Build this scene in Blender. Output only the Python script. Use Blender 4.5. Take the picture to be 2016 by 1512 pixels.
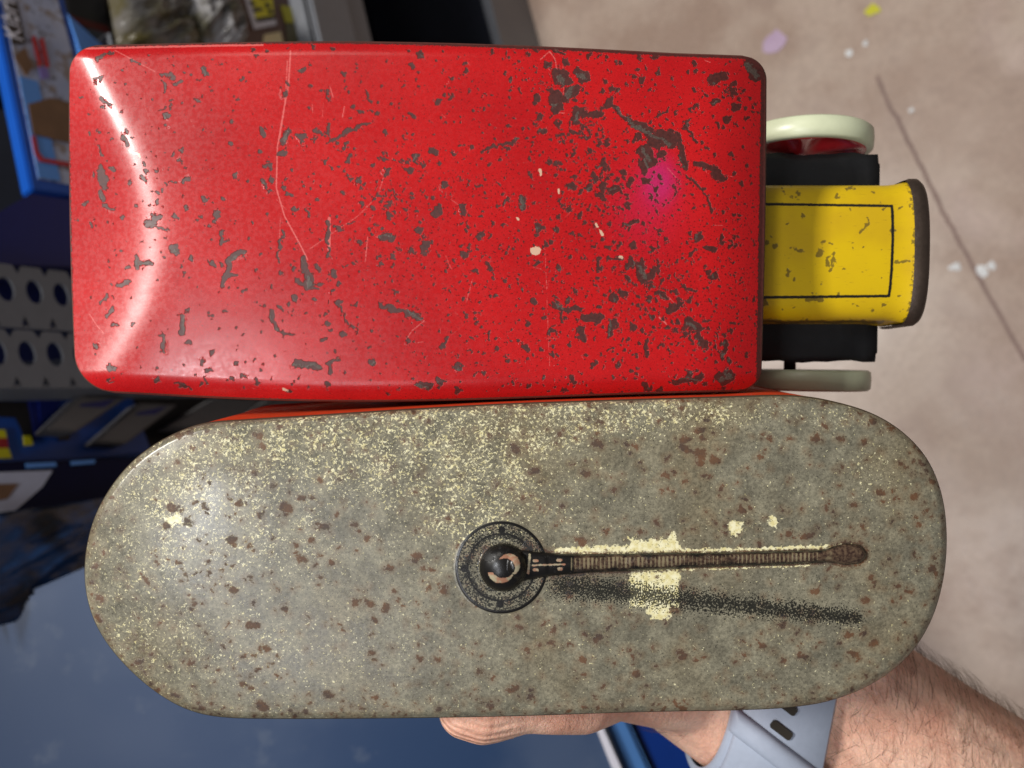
import bpy, bmesh, math, random
import numpy as np
from mathutils import Matrix, Vector, noise as mnoise

scn = bpy.context.scene
for o in list(bpy.data.objects):
    bpy.data.objects.remove(o)
random.seed(7)
rng = np.random.default_rng(11)
R_ = math.radians

# ------------------------------------------------------------------ camera
CAM = Vector((0, 0, 1.5))
PITCH = R_(60)
FW = Vector((0, math.cos(PITCH), -math.sin(PITCH)))      # viewing direction
RT = Vector((0, -math.sin(PITCH), -math.cos(PITCH)))     # picture right (phone held on its side)
UP = Vector((1, 0, 0))                                   # picture up
FPX = 1456.0
cam_d = bpy.data.cameras.new('camera')
cam = bpy.data.objects.new('camera', cam_d)
scn.collection.objects.link(cam)
cam.matrix_world = Matrix(((RT.x, UP.x, -FW.x, CAM.x), (RT.y, UP.y, -FW.y, CAM.y), (RT.z, UP.z, -FW.z, CAM.z), (0, 0, 0, 1)))
cam_d.sensor_width = 36
cam_d.lens = 36 * FPX / 2016
cam_d.clip_start = 0.01
cam_d.clip_end = 60
cam_d.dof.use_dof = True
cam_d.dof.focus_distance = 0.181
cam_d.dof.aperture_fstop = 14
scn.camera = cam

# ------------------------------------------------------------------ light
w = bpy.data.worlds.new('World'); scn.world = w; w.use_nodes = True
bg = w.node_tree.nodes['Background']
bg.inputs[0].default_value = (0.93, 0.95, 1.0, 1)
bg.inputs[1].default_value = 0.095

def area(name, loc, sx, sy, power, col, target=None):
    d = bpy.data.lights.new(name, 'AREA'); d.shape = 'RECTANGLE'; d.size = sx; d.size_y = sy
    d.energy = power; d.color = col
    o = bpy.data.objects.new(name, d); scn.collection.objects.link(o); o.location = loc
    if target is not None:
        o.rotation_euler = (Vector(target) - Vector(loc)).to_track_quat('-Z', 'Y').to_euler()
    return o
area('ceiling_lamp', (-0.27, -0.02, 3.2), 0.26, 0.20, 9, (0.95, 0.97, 1.0))
area('ceiling_lamp', (0.55, 0.72, 3.2), 0.36, 0.26, 50, (1.0, 0.97, 0.92))
area('ceiling_lamp', (-1.0, -0.30, 3.2), 0.8, 0.4, 7, (0.95, 0.95, 1.0))
area('ceiling_lamp', (1.5, -0.2, 3.2), 0.8, 0.4, 6, (1.0, 0.93, 0.84))

scn.view_settings.view_transform = 'Standard'
scn.view_settings.look = 'None'
scn.view_settings.exposure = 0.0
scn.view_settings.gamma = 1.0
scn.render.engine = 'CYCLES'
scn.render.resolution_x = 1024; scn.render.resolution_y = 768

# ------------------------------------------------------------------ helpers
def ray(px, py):
    return FW + RT * ((px - 1008) / FPX) + UP * ((756 - py) / FPX)

D0 = 0.18
FRAME = Matrix(((RT.x, UP.x, -FW.x, 0), (RT.y, UP.y, -FW.y, 0), (RT.z, UP.z, -FW.z, 0), (0, 0, 0, 1)))
FRAME.translation = CAM + FW * D0          # x picture right, y picture up, z towards the viewer

def lp(px, py, depth):
    """point in the hand-held frame"""
    return Vector(((px - 1008) / FPX * depth, (756 - py) / FPX * depth, D0 - depth))

def on_plane(px, py, p0, n):
    d = ray(px, py)
    return CAM + d * ((p0 - CAM).dot(n) / d.dot(n))

def lin(r, g, b):
    f = lambda c: (c / 255 / 12.92) if c / 255 <= .04045 else ((c / 255 + .055) / 1.055) ** 2.4
    return (f(r), f(g), f(b), 1)

def tag(o, label=None, cat=None, group=None, kind=None):
    if label: o['label'] = label
    if cat: o['category'] = cat
    if group: o['group'] = group
    if kind: o['kind'] = kind
    return o

def link(name, me, mat=None, parent=None, smooth=False):
    o = bpy.data.objects.new(name, me)
    scn.collection.objects.link(o)
    if mat: me.materials.append(mat)
    if parent: o.parent = parent
    if smooth:
        me.polygons.foreach_set('use_smooth', [True] * len(me.polygons))
    return o

def mesh(name, verts, faces, mat=None, parent=None, smooth=False):
    me = bpy.data.meshes.new(name)
    me.from_pydata([tuple(v) for v in verts], [], faces)
    me.update()
    return link(name, me, mat, parent, smooth)

def bm_obj(name, bm, mat=None, parent=None, smooth=False):
    me = bpy.data.meshes.new(name)
    bmesh.ops.recalc_face_normals(bm, faces=bm.faces)
    bm.to_mesh(me); bm.free()
    return link(name, me, mat, parent, smooth)

def empty(name, M=None):
    o = bpy.data.objects.new(name, None)
    scn.collection.objects.link(o)
    o.empty_display_size = .02
    if M is not None: o.matrix_world = M
    return o

def np_grid(name, P, mat, parent, wrap=False, extra=None, attrs=None):
    """P: (n,m,3) array of points -> grid mesh"""
    n, m = P.shape[:2]
    idx = np.arange(n * m).reshape(n, m)
    if wrap:
        a, b, c, d = idx[:-1], np.roll(idx, -1, 1)[:-1], np.roll(idx, -1, 1)[1:], idx[1:]
    else:
        a, b, c, d = idx[:-1, :-1], idx[:-1, 1:], idx[1:, 1:], idx[1:, :-1]
    F = np.stack([a.ravel(), d.ravel(), c.ravel(), b.ravel()], 1)
    V = P.reshape(-1, 3)
    me = bpy.data.meshes.new(name)
    me.vertices.add(len(V)); me.vertices.foreach_set('co', V.astype(np.float32).ravel())
    me.loops.add(F.size); me.loops.foreach_set('vertex_index', F.astype(np.int32).ravel())
    me.polygons.add(len(F)); me.polygons.foreach_set('loop_start', np.arange(0, F.size, 4, dtype=np.int32))
    me.update(calc_edges=True); me.validate()
    for k, v in (attrs or {}).items():
        at = me.attributes.new(k, 'FLOAT', 'POINT')
        at.data.foreach_set('value', np.asarray(v, dtype=np.float32).ravel())
    return link(name, me, mat, parent, True)

# ------------------------------------------------------------------ node helpers
class NT:
    def __init__(s, name, base=(.5, .5, .5, 1), rough=.5, metal=0, spec=.5):
        s.mat = bpy.data.materials.new(name); s.mat.use_nodes = True
        s.t = s.mat.node_tree; s.b = s.t.nodes['Principled BSDF']
        s.b.inputs['Base Color'].default_value = base
        s.b.inputs['Roughness'].default_value = rough
        s.b.inputs['Metallic'].default_value = metal
        s.b.inputs['Specular IOR Level'].default_value = spec
        s.tc = None
    def n(s, typ, **kw):
        nd = s.t.nodes.new(typ)
        for k, v in kw.items(): setattr(nd, k, v)
        return nd
    def put(s, sock, v):
        if hasattr(v, 'is_output'): s.t.links.new(v, sock)
        else:
            try: sock.default_value = v
            except Exception:
                v = tuple(v)
                sock.default_value = v[:3] if len(v) == 4 else (*v, 1)
    def obj(s):
        if s.tc is None: s.tc = s.n('ShaderNodeTexCoord')
        return s.tc.outputs['Object']
    def math(s, op, a, b=0.0, c=0.0, clamp=False):
        nd = s.n('ShaderNodeMath', operation=op, use_clamp=clamp)
        for i, v in enumerate((a, b, c)): s.put(nd.inputs[i], v)
        return nd.outputs[0]
    def noise(s, scale, detail=3, rough=.55, stretch=None, dist=0, vec=None):
        v = vec or s.obj()
        if stretch:
            mp = s.n('ShaderNodeMapping'); s.put(mp.inputs['Vector'], v); mp.inputs['Scale'].default_value = stretch
            v = mp.outputs[0]
        nd = s.n('ShaderNodeTexNoise'); s.put(nd.inputs['Vector'], v)
        nd.inputs['Scale'].default_value = scale; nd.inputs['Detail'].default_value = detail
        nd.inputs['Roughness'].default_value = rough; nd.inputs['Distortion'].default_value = dist
        return nd.outputs['Fac']
    def vor(s, scale, feature='F1', out='Distance', rnd=1.0):
        nd = s.n('ShaderNodeTexVoronoi', feature=feature); s.put(nd.inputs['Vector'], s.obj())
        nd.inputs['Scale'].default_value = scale; nd.inputs['Randomness'].default_value = rnd
        return nd.outputs[out]
    def attr(s, name):
        return s.n('ShaderNodeAttribute', attribute_name=name).outputs['Fac']
    def step(s, v, lo, hi, a=0.0, b=1.0):
        nd = s.n('ShaderNodeMapRange', interpolation_type='SMOOTHSTEP')
        s.put(nd.inputs['Value'], v); s.put(nd.inputs['From Min'], lo); s.put(nd.inputs['From Max'], hi)
        s.put(nd.inputs['To Min'], a); s.put(nd.inputs['To Max'], b)
        return nd.outputs[0]
    def mix(s, f, a, b, mode='MIX'):
        nd = s.n('ShaderNodeMix', data_type='RGBA', blend_type=mode)
        s.put(nd.inputs[0], f); s.put(nd.inputs[6], a); s.put(nd.inputs[7], b)
        return nd.outputs[2]
    def scalec(s, col, f):
        nd = s.n('ShaderNodeVectorMath', operation='SCALE'); s.put(nd.inputs[0], col); s.put(nd.inputs[3], f)
        return nd.outputs[0]
    def bump(s, h, strength=.3, dist=.0005, prev=None):
        nd = s.n('ShaderNodeBump'); nd.inputs['Strength'].default_value = strength; nd.inputs['Distance'].default_value = dist
        s.put(nd.inputs['Height'], h)
        if prev: s.put(nd.inputs['Normal'], prev)
        return nd.outputs[0]
    def out(s, color=None, rough=None, normal=None):
        if color is not None: s.put(s.b.inputs['Base Color'], color)
        if rough is not None: s.put(s.b.inputs['Roughness'], rough)
        if normal is not None: s.put(s.b.inputs['Normal'], normal)
        return s.mat

def plain(name, c, rough=.5, metal=0, var=.15, scale=300, bump=0, spec=.5):
    """a worn plain material: colour with fine and broad unevenness"""
    t = NT(name, c, rough, metal, spec)
    a = t.noise(scale, 4); b = t.noise(scale / 12, 2)
    f = t.math('ADD', t.math('MULTIPLY', a, var * 2), t.math('MULTIPLY', b, var * 2))
    f = t.math('ADD', f, 1 - 2 * var)
    col = t.scalec(c, f)
    nrm = t.bump(a, bump, .0004) if bump else None
    return t.out(col, t.math('ADD', t.math('MULTIPLY', b, .2), rough - .1), nrm)

# ------------------------------------------------------------------ mark lists (wear on the tins)
Z = []   # scrape and chip marks in picture measure: x1,y1,x2,y2,r
def zone(ox, oy, s, txt):
    for item in txt.split(';'):
        v = [float(q) for q in item.split(',')]
        if len(v) == 3: v = [v[0], v[1], v[0], v[1], v[2]]
        Z.append((ox + v[0] / s, oy + v[1] / s, ox + v[2] / s, oy + v[3] / s, v[4] / s))
zone(140, 80, 4.32, '190,155,330,90,14;500,170,610,215,13;760,290,850,325,18;860,370,930,345,16;780,360,775,430,12;820,540,820,560,10;740,580,780,572,10;805,640,36;810,720,20;1140,240,1150,300,26;1080,355,11;1082,503,16;1180,420,12;1612,740,1615,790,26;1870,760,1815,850,24;1960,230,1935,260,18;1350,880,1380,895,20;1298,772,13;1270,207,10;1220,155,11;450,262,13;665,118,14;210,335,265,345,14;260,500,320,560,20;240,1100,280,1240,38;330,1080,350,1090,20;260,1310,275,1360,24;300,1420,370,1450,18;220,900,260,980,12;440,800,480,890,22;620,1040,24;665,1110,22;605,1150,625,1200,20;735,1090,12;850,950,14;920,938,16;910,1020,925,1000,18;970,1065,12;840,1200,880,1200,12;950,1195,1010,1155,16;810,1225,16;735,1300,20;795,1285,14;1115,1345,1140,1345,26;1295,1340,15;1405,1105,1390,1130,16;1630,1190,1650,1250,16;1670,1285,18;1720,1170,1715,1210,20;1640,1075,1700,1085,14;1680,1040,14;1790,960,1810,945,22;1850,1305,24;1890,1440,26;1890,1100,14;1945,810,1960,880,20;725,1385,20;700,1480,730,1500,28;885,1490,24;1230,1480,1250,1460,28;1800,440,1805,470,24;1805,360,14;80,470,16;135,620,13;150,780,18;120,1390,22;180,1140,18;1550,115,1600,120,10;1520,60,1520,80,12;1670,75,18;1860,65,14')
zone(560, 80, 4.32, '1160,115,32;1296,142,14;1568,190,18;1565,255,24;1535,295,9;1085,232,13;525,272,22;525,322,11;1408,335,24;1312,500,26;1413,468,18;290,425,300,415,20;335,410,385,520,8;675,420,740,530,8;640,605,24;740,615,14;1095,630,28;1242,698,9;365,710,365,780,16;280,770,325,795,18;415,828,20;460,815,560,760,22;560,760,735,685,14;150,830,165,820,30;130,885,18;270,845,12;1220,915,1300,935,26;1440,945,22;1595,920,22;1890,935,20;1710,960,1820,895,14;1820,895,1987,860,14;560,980,540,1030,20;515,1090,12;800,995,860,995,14;925,1008,16;1030,1020,16;1130,965,1100,1010,18;1055,1070,12;860,1090,830,1140,18;385,1228,18;625,1190,22;1355,1240,36;1565,1215,16;1640,1225,1690,1230,14;820,1300,18;770,1340,20;650,1375,22;750,1428,18;1000,1360,13;1100,1315,18;1190,1290,12;1205,1330,14;935,1320,940,1360,10;1320,1420,1290,1470,30;1520,1410,1525,1460,26;1130,1470,18;1665,1490,16;1700,1300,13;1885,1320,1865,1395,16;85,1430,90,1450,26;40,1305,26;170,1440,190,1490,14;1920,350,24;1915,440,16;1905,155,20;1735,100,20;1715,435,13;1870,100,1860,160,8;240,70,20;420,80,20;135,245,20;30,800,0,860,28;595,1330,13;365,1000,10;1340,1120,10')
zone(1000, 80, 3.78, '380,260,420,300,50;540,260,570,270,46;350,420,360,470,56;440,420,500,360,40;520,540,510,590,34;540,540,680,535,26;445,170,26;300,200,34;215,430,30;350,500,30;755,460,42;790,500,910,610,20;930,620,1200,780,30;1250,680,1300,880,24;1300,880,1330,940,30;1080,740,1200,720,60;1010,820,1060,900,50;1030,960,1020,900,40;1330,990,1440,1100,11;1440,1100,1515,1270,11;1320,640,1400,750,14;1350,590,1320,650,14;1100,570,1200,490,9;1410,930,1500,960,26;1540,980,1570,1020,36;1680,970,26;1540,860,20;1650,850,14;235,670,290,650,24;40,760,80,740,14;380,610,20;405,700,20;490,690,520,700,20;580,720,14;670,760,22;465,860,18;400,765,14;320,920,24;380,920,22;180,1030,22;625,1010,650,1060,20;600,1115,34;460,1080,480,1100,24;520,1140,20;710,1095,26;770,1130,820,1110,26;845,1145,16;710,1170,12;700,920,680,930,22;920,1040,910,1080,28;1040,1040,1020,1070,26;1105,1100,18;1090,1215,1160,1225,9;1235,1090,1225,1170,9;880,1235,20;660,1275,18;440,1270,18;400,1210,15;100,1160,110,1260,16;220,1380,36;370,1420,24;1005,1375,20;840,1370,960,1350,12;900,1400,16;1435,1440,1405,1475,20;1700,1330,10;1550,270,1600,250,36;1540,300,40;1380,170,24;1340,240,18;1405,230,20;1120,245,20;1010,295,26;965,235,20;905,268,13;980,150,20;1095,140,24;805,165,18;720,115,14;1370,505,22;1435,490,14;1540,460,26;1600,425,16;1690,490,34;1640,580,34;1690,310,20;1780,590,18;1490,795,16;1800,440,14;1830,490,20;805,380,20;690,380,710,350,12;180,80,24;360,90,420,100,18;15,300,22;1790,170,1870,260,46')
zone(140, 430, 4.2, '620,20,700,10,28;710,55,780,95,14;165,45,18;45,20,16;600,180,590,200,8;845,250,860,270,26;860,10,24;1185,10,18;1125,55,16;1245,100,1240,190,16;1250,180,1310,180,10;1430,280,1310,350,26;1330,370,1260,550,22;1320,460,1370,465,22;1190,360,28;1260,375,14;550,330,560,390,24;560,380,660,365,16;490,510,400,550,22;450,430,490,410,16;270,630,230,680,14;325,650,11;330,750,270,810,14;955,470,13;970,750,18;935,800,935,950,26;945,1040,26;755,970,765,1100,18;1150,1110,24;1070,1170,28;1120,1235,1180,1235,14;1370,1210,18;920,1185,12;1015,1285,14;500,880,15;355,880,14;200,1040,230,1045,18;340,1220,36;700,1235,20;695,1340,26;930,1375,26;840,1380,990,1380,10;320,1350,20;1080,1370,16;1110,1290,1130,1390,10;1320,1345,20;1430,1320,18;1520,1365,24;1740,90,1720,220,14;1720,220,1725,370,9;1735,470,13;1660,770,1660,840,24;1660,840,1730,920,20;1730,920,1820,970,12;1730,735,20;1605,710,14;1850,640,28;1840,415,20;1900,340,24;1840,1215,1932,1220,30;1535,1150,16;1140,800,14;1520,430,14;1500,10,14')
zone(560, 430, 4.2, '365,40,370,180,18;370,230,375,330,16;590,30,530,50,12;145,360,190,470,30;190,500,200,560,40;90,490,250,580,16;285,420,28;270,520,20;75,420,20;400,450,24;425,540,22;90,640,26;235,680,18;370,610,22;430,690,470,670,20;440,700,600,940,9;350,870,26;485,945,26;325,1000,16;370,935,14;85,1210,270,1230,32;460,1160,370,1210,20;375,1230,385,1280,22;705,1195,38;790,715,24;820,735,960,755,22;960,755,1140,835,18;720,930,16;750,820,14;1015,1030,22;1320,1015,1275,1085,18;1550,995,14;1430,1230,36;1750,1095,28;1685,930,1690,1010,14;1640,1290,24;1280,1350,34;1100,1380,1200,1400,24;1110,115,30;1140,240,1170,220,34;1150,155,14;790,160,900,150,24;810,95,18;870,10,24;920,60,14;1485,295,28;1475,235,18;1550,250,12;1600,145,24;1680,370,26;1585,430,22;1750,640,26;1855,565,16;790,370,20;885,390,13;865,500,13;795,290,14;570,355,13;520,490,12;580,700,14;345,1390,28;1900,170,16;1580,830,15;1770,990,16;1335,590,14;1420,1430,30;40,1390,14;100,1310,14')
zone(1000, 430, 3.877, '230,60,36;380,90,26;480,110,15;290,195,26;215,335,24;385,390,20;660,205,16;765,225,20;860,190,20;710,310,710,370,18;780,310,890,310,13;900,45,980,25,16;1030,50,20;920,90,14;1090,245,24;1160,225,14;1470,110,1440,150,18;1510,235,1560,245,24;1420,260,20;1630,140,22;1715,150,14;1705,200,16;945,310,920,380,20;990,360,1020,460,36;1040,430,1110,390,24;910,480,24;1100,510,18;1080,640,32;1150,580,1200,610,22;1240,680,1310,670,30;1270,560,18;1320,480,13;1390,620,26;1390,540,18;1560,450,32;1520,420,16;820,620,38;870,570,920,580,20;710,670,18;480,600,440,630,16;350,650,400,690,26;400,700,410,790,11;335,585,16;440,690,580,690,20;110,540,20;210,620,30;165,810,22;330,860,24;600,770,720,770,34;560,850,570,910,26;650,860,12;800,780,775,900,26;940,825,26;1010,850,22;1130,830,16;1110,750,28;1190,740,18;1220,825,14;1300,780,16;1380,790,1460,830,40;1350,830,20;1450,910,1490,990,30;1380,910,18;1490,1040,14;1060,920,1040,1050,20;1180,975,16;1580,980,18;1660,960,1640,1070,24;1560,1060,12;460,960,20;140,980,30;95,945,18;265,990,14;320,1040,14;355,1045,14;575,1050,16;690,1050,12;785,1070,14;640,1120,18;840,1110,20;805,1200,14;365,1105,16;265,1215,20;485,1215,20;560,1240,12;170,1285,20;415,1300,18;1260,1240,1500,1220,22;1390,1180,26;1070,1275,32;1270,1195,14;1160,1300,30;1620,1220,1700,1190,40;1780,1130,20;1700,1100,30;1715,780,18;1840,740,16;880,1305,14;45,1095,14;310,940,14')

def seg_d(X, Y, x1, y1, x2, y2):
    dx, dy = x2 - x1, y2 - y1
    L = dx * dx + dy * dy
    if L < 1e-6: return np.hypot(X - x1, Y - y1)
    t = np.clip(((X - x1) * dx + (Y - y1) * dy) / L, 0, 1)
    return np.hypot(X - x1 - t * dx, Y - y1 - t * dy)

def vnoise(X, Y, cell, seed):
    """smooth value noise in -1..1 on pixel coordinates"""
    g = np.random.default_rng(seed).uniform(-1, 1, (int(1700 / cell) + 4, int(2300 / cell) + 4))
    x, y = X / cell + 1, Y / cell + 1
    i, j = np.clip(x.astype(int), 0, g.shape[1] - 2), np.clip(y.astype(int), 0, g.shape[0] - 2)
    u, v = x - i, y - j; u = u * u * (3 - 2 * u); v = v * v * (3 - 2 * v)
    return (g[j, i] * (1 - u) + g[j, i + 1] * u) * (1 - v) + (g[j + 1, i] * (1 - u) + g[j + 1, i + 1] * u) * v

def warp(X, Y, seed, a=(3.2, 4.5, 5.0), c=(6, 14, 42)):
    dx = sum(k * vnoise(X, Y, q, seed + n) for n, (k, q) in enumerate(zip(a, c)))
    dy = sum(k * vnoise(X, Y, q, seed + 50 + n) for n, (k, q) in enumerate(zip(a, c)))
    return X + dx, Y + dy

def splat(F, X, Y, marks, pad=14):
    """F = max(F, r - distance) for capsules, in picture pixels; windows keep it quick"""
    Xf, Yf, Ff = X.ravel(), Y.ravel(), F.ravel()
    order = np.argsort(Xf); Xs = Xf[order]
    for x1, y1, x2, y2, r in marks:
        p = r + pad
        i0, i1 = np.searchsorted(Xs, (min(x1, x2) - p, max(x1, x2) + p))
        k = order[i0:i1]
        k = k[(Yf[k] > min(y1, y2) - p) & (Yf[k] < max(y1, y2) + p)]
        Ff[k] = np.maximum(Ff[k], r - seg_d(Xf[k], Yf[k], x1, y1, x2, y2))
    return Ff.reshape(F.shape)

# ------------------------------------------------------------------ materials of the tins
def roof_material():
    t = NT('chipped_red_enamel', rough=.3, spec=.5)
    e = t.noise(1500, 5, .7); e2 = t.noise(2600, 3, .6)
    wob = t.math('MULTIPLY', t.math('SUBTRACT', e, .5), 12.0)
    chipv = t.math('ADD', t.attr('chip'), wob)
    chip = t.step(chipv, -.9, .9)
    core = t.step(t.math('ADD', t.attr('core'), t.math('MULTIPLY', t.math('SUBTRACT', e2, .5), 9.0)), -1.4, 1.4)
    broad = t.noise(28, 3); fine = t.noise(3800, 3, .6)
    red = t.mix(t.step(broad, .3, .75), (0.53, .0090, .0105, 1), (0.41, .0060, .0085, 1))
    red = t.mix(t.attr('stain'), red, (.50, .018, .105, 1))
    red = t.scalec(red, t.step(fine, .25, .75, .80, 1.16))
    # printing texture: short dark threads and pin dots
    thr = t.noise(420, 5, .7, stretch=(1, 6, 1))
    thm = t.math('MULTIPLY', t.step(thr, .62, .70), t.step(t.noise(60, 2), .42, .62))
    pin = t.noise(1900, 2, .5)
    pm = t.step(t.math('ADD', pin, t.math('MULTIPLY', t.attr('dens'), .09)), .70, .735)
    pale = t.step(t.noise(2350, 2, .5), .73, .77)
    red = t.mix(t.math('MULTIPLY', pale, .30), red, (.75, .12, .09, 1))
    red = t.mix(t.math('MULTIPLY', thm, .5), red, (.16, .006, .007, 1))
    pm = t.math('MULTIPLY', pm, t.math('SUBTRACT', 1.0, t.attr('stain')))
    red = t.mix(t.math('MULTIPLY', pm, .85), red, (.10, .008, .008, 1))
    scr = t.step(t.math('ADD', t.attr('scratch'), t.math('MULTIPLY', t.math('SUBTRACT', e2, .5), 3.4)), -.8, .8)
    red = t.mix(t.math('MULTIPLY', scr, .55), red, (.78, .22, .20, 1))
    rim = t.mix(t.step(e, .3, .7), (.046, .010, .008, 1), (.095, .018, .014, 1))
    corec = t.mix(t.step(e2, .3, .7), (.050, .032, .025, 1), (.105, .074, .058, 1))
    ch = t.mix(core, rim, corec)
    col = t.mix(chip, red, ch)
    wh = t.step(t.math('ADD', t.attr('white'), t.math('MULTIPLY', t.math('SUBTRACT', e2, .5), 6.0)), -.8, .8)
    col = t.mix(t.math('MULTIPLY', wh, .8), col, (.70, .52, .36, 1))
    rough = t.math('ADD', t.math('MULTIPLY', chip, .22), t.step(t.noise(900, 3), .2, .8, .22, .32))
    h = t.math('SUBTRACT', t.math('MULTIPLY', fine, .05), t.math('MULTIPLY', chip, .8))
    h = t.math('ADD', h, t.math('MULTIPLY', t.math('MULTIPLY', core, e2), .6))
    cr = t.step(t.vor(900, 'DISTANCE_TO_EDGE'), 0, .05)
    h = t.math('ADD', h, t.math('MULTIPLY', cr, .015))
    nrm = t.bump(h, .7, .00016)
    nrm = t.bump(t.noise(110, 2), .10, .0006, nrm)
    return t.out(col, rough, nrm)

def lid_material(dark=False):
    t = NT('worn_grey_litho_tin', rough=.36, spec=.5)
    m1 = t.noise(1150, 6, .8); m2 = t.noise(160, 4, .6); m3 = t.noise(30, 3)
    g = t.mix(t.step(m2, .3, .72), lin(106, 102, 88), lin(136, 131, 112))
    g = t.mix(t.math('MULTIPLY', t.step(m3, .45, .75), .5), g, lin(126, 112, 84))
    g = t.scalec(g, t.step(m1, .30, .70, .58, 1.40))
    g = t.mix(t.step(t.noise(2400, 3, .6), .62, .70, 0, .55), g, lin(58, 56, 48))
    # soft brown staining round the rust
    halo = t.step(t.math('ADD', t.attr('rust'), t.math('MULTIPLY', m2, 8)), -9, 3)
    g = t.mix(t.math('MULTIPLY', halo, .22), g, lin(120, 88, 56))
    # worn cream threads
    sq = t.noise(1350, 6, .76, dist=.6)
    gate = t.noise(170, 3, .6)
    lvl = t.math('ADD', t.math('MULTIPLY', t.attr('cream'), .085), t.math('MULTIPLY', gate, .24))
    cm = t.step(t.math('ADD', sq, lvl), .800, .830)
    dot = t.step(t.math('ADD', t.noise(1500, 2), t.math('MULTIPLY', t.attr('cream'), .06)), .705, .74)
    cm = t.math('MAXIMUM', cm, t.math('MULTIPLY', dot, .8))
    patch = t.step(t.math('ADD', t.attr('patch'), t.math('MULTIPLY', t.math('SUBTRACT', t.noise(700, 5, .7), .5), 44)), -1.5, 1.5)
    cm = t.math('MAXIMUM', cm, patch)
    creamc = t.mix(t.step(t.noise(900, 3), .3, .7), lin(222, 210, 150), lin(246, 240, 202))
    col = t.mix(t.math('MULTIPLY', cm, .92), g, creamc)
    # rust
    ru = t.step(t.math('ADD', t.attr('rust'), t.math('MULTIPLY', t.math('SUBTRACT', t.noise(1500, 5, .75), .5), 22)), -1.6, 1.6)
    rc = t.mix(t.step(m2, .35, .65), lin(60, 43, 36), lin(98, 62, 36))
    col = t.mix(t.math('MULTIPLY', ru, .88), col, rc)
    # printed stipple (drawn shade of the arm) and lines
    st = t.noise(2700, 2, .5)
    ink = t.step(t.math('ADD', st, t.math('MULTIPLY', t.attr('stip'), .29)), .66, .71)
    col = t.mix(t.math('MULTIPLY', ink, .93), col, lin(24, 24, 22))
    lines = t.step(t.math('ADD', t.attr('ink'), t.math('MULTIPLY', t.math('SUBTRACT', m1, .5), 2.0)), -.7, .7)
    col = t.mix(lines, col, lin(22, 20, 19))
    rough = t.math('ADD', t.step(m2, .2, .8, .25, .33), t.math('MULTIPLY', ru, .3))
    nrm = t.bump(t.math('ADD', t.math('MULTIPLY', m1, .3), t.math('MULTIPLY', ru, -.5)), .5, .00012)
    nrm = t.bump(t.noise(90, 3), .22, .0006, nrm)
    return t.out(col, rough, nrm)

def hood_material():
    t = NT('worn_yellow_enamel', rough=.38)
    e = t.noise(900, 4); b = t.noise(60, 3)
    col = t.mix(t.step(b, .3, .7), (.68, .46, .006, 1), (.58, .37, .006, 1))
    col = t.mix(t.step(t.noise(300, 4, .7, stretch=(1, 8, 1)), .60, .72, 0, .45), col, (.28, .16, .015, 1))
    chip = t.step(t.math('ADD', t.attr('chip'), t.math('MULTIPLY', t.math('SUBTRACT', e, .5), 14)), -1, 1)
    ink = t.step(t.math('ADD', t.attr('ink'), t.math('MULTIPLY', t.math('SUBTRACT', e, .5), 2.5)), -.9, .9)
    col = t.mix(t.math('MULTIPLY', chip, .72), col, (.06, .042, .02, 1))
    col = t.mix(ink, col, (.012, .011, .010, 1))
    return t.out(col, t.step(b, .2, .8, .3, .45), t.bump(t.math('SUBTRACT', t.math('MULTIPLY', e, .2), chip), .4, .0001))

M_roof = roof_material(); M_lid = lid_material(); M_hood = hood_material()
M_red = plain('red_enamel', (.52, .010, .010, 1), .38, var=.2, scale=700, bump=.1)
M_redorange = plain('orange_red_enamel', (.70, .060, .016, 1), .40, var=.22, scale=900, bump=.1)
M_black = plain('black_japanned_tin', (.010, .010, .011, 1), .5, var=.3, scale=500, bump=.2)
M_tyre = plain('cream_painted_tin', lin(205, 210, 178), .35, var=.07, scale=400)
M_hub = plain('red_hub_paint', (.48, .02, .025, 1), .25, var=.15, scale=600)
M_rimmetal = plain('tarnished_brown_metal', lin(74, 62, 54), .42, metal=.55, var=.3, scale=900, bump=.2)
M_tinbare = plain('bare_tinplate', lin(120, 115, 108), .4, metal=.7, var=.2, scale=400)

# ------------------------------------------------------------------ toy truck
TRK = FRAME @ Matrix.Translation((0, .039, 0)) @ Matrix.Rotation(R_(1.6), 4, 'X') @ Matrix.Translation((0, -.039, 0))
truck = empty('toy_delivery_van', TRK)
tag(truck, 'tin toy delivery van with chipped red roof and yellow bonnet', 'toy van')
TI = TRK.inverted()
def tl(px, py, z):
    """truck-frame point on the plane z seen at a pixel"""
    n = (TRK.to_3x3() @ Vector((0, 0, 1)))
    return TI @ on_plane(px, py, TRK @ Vector((0, 0, z)), n)

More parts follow.
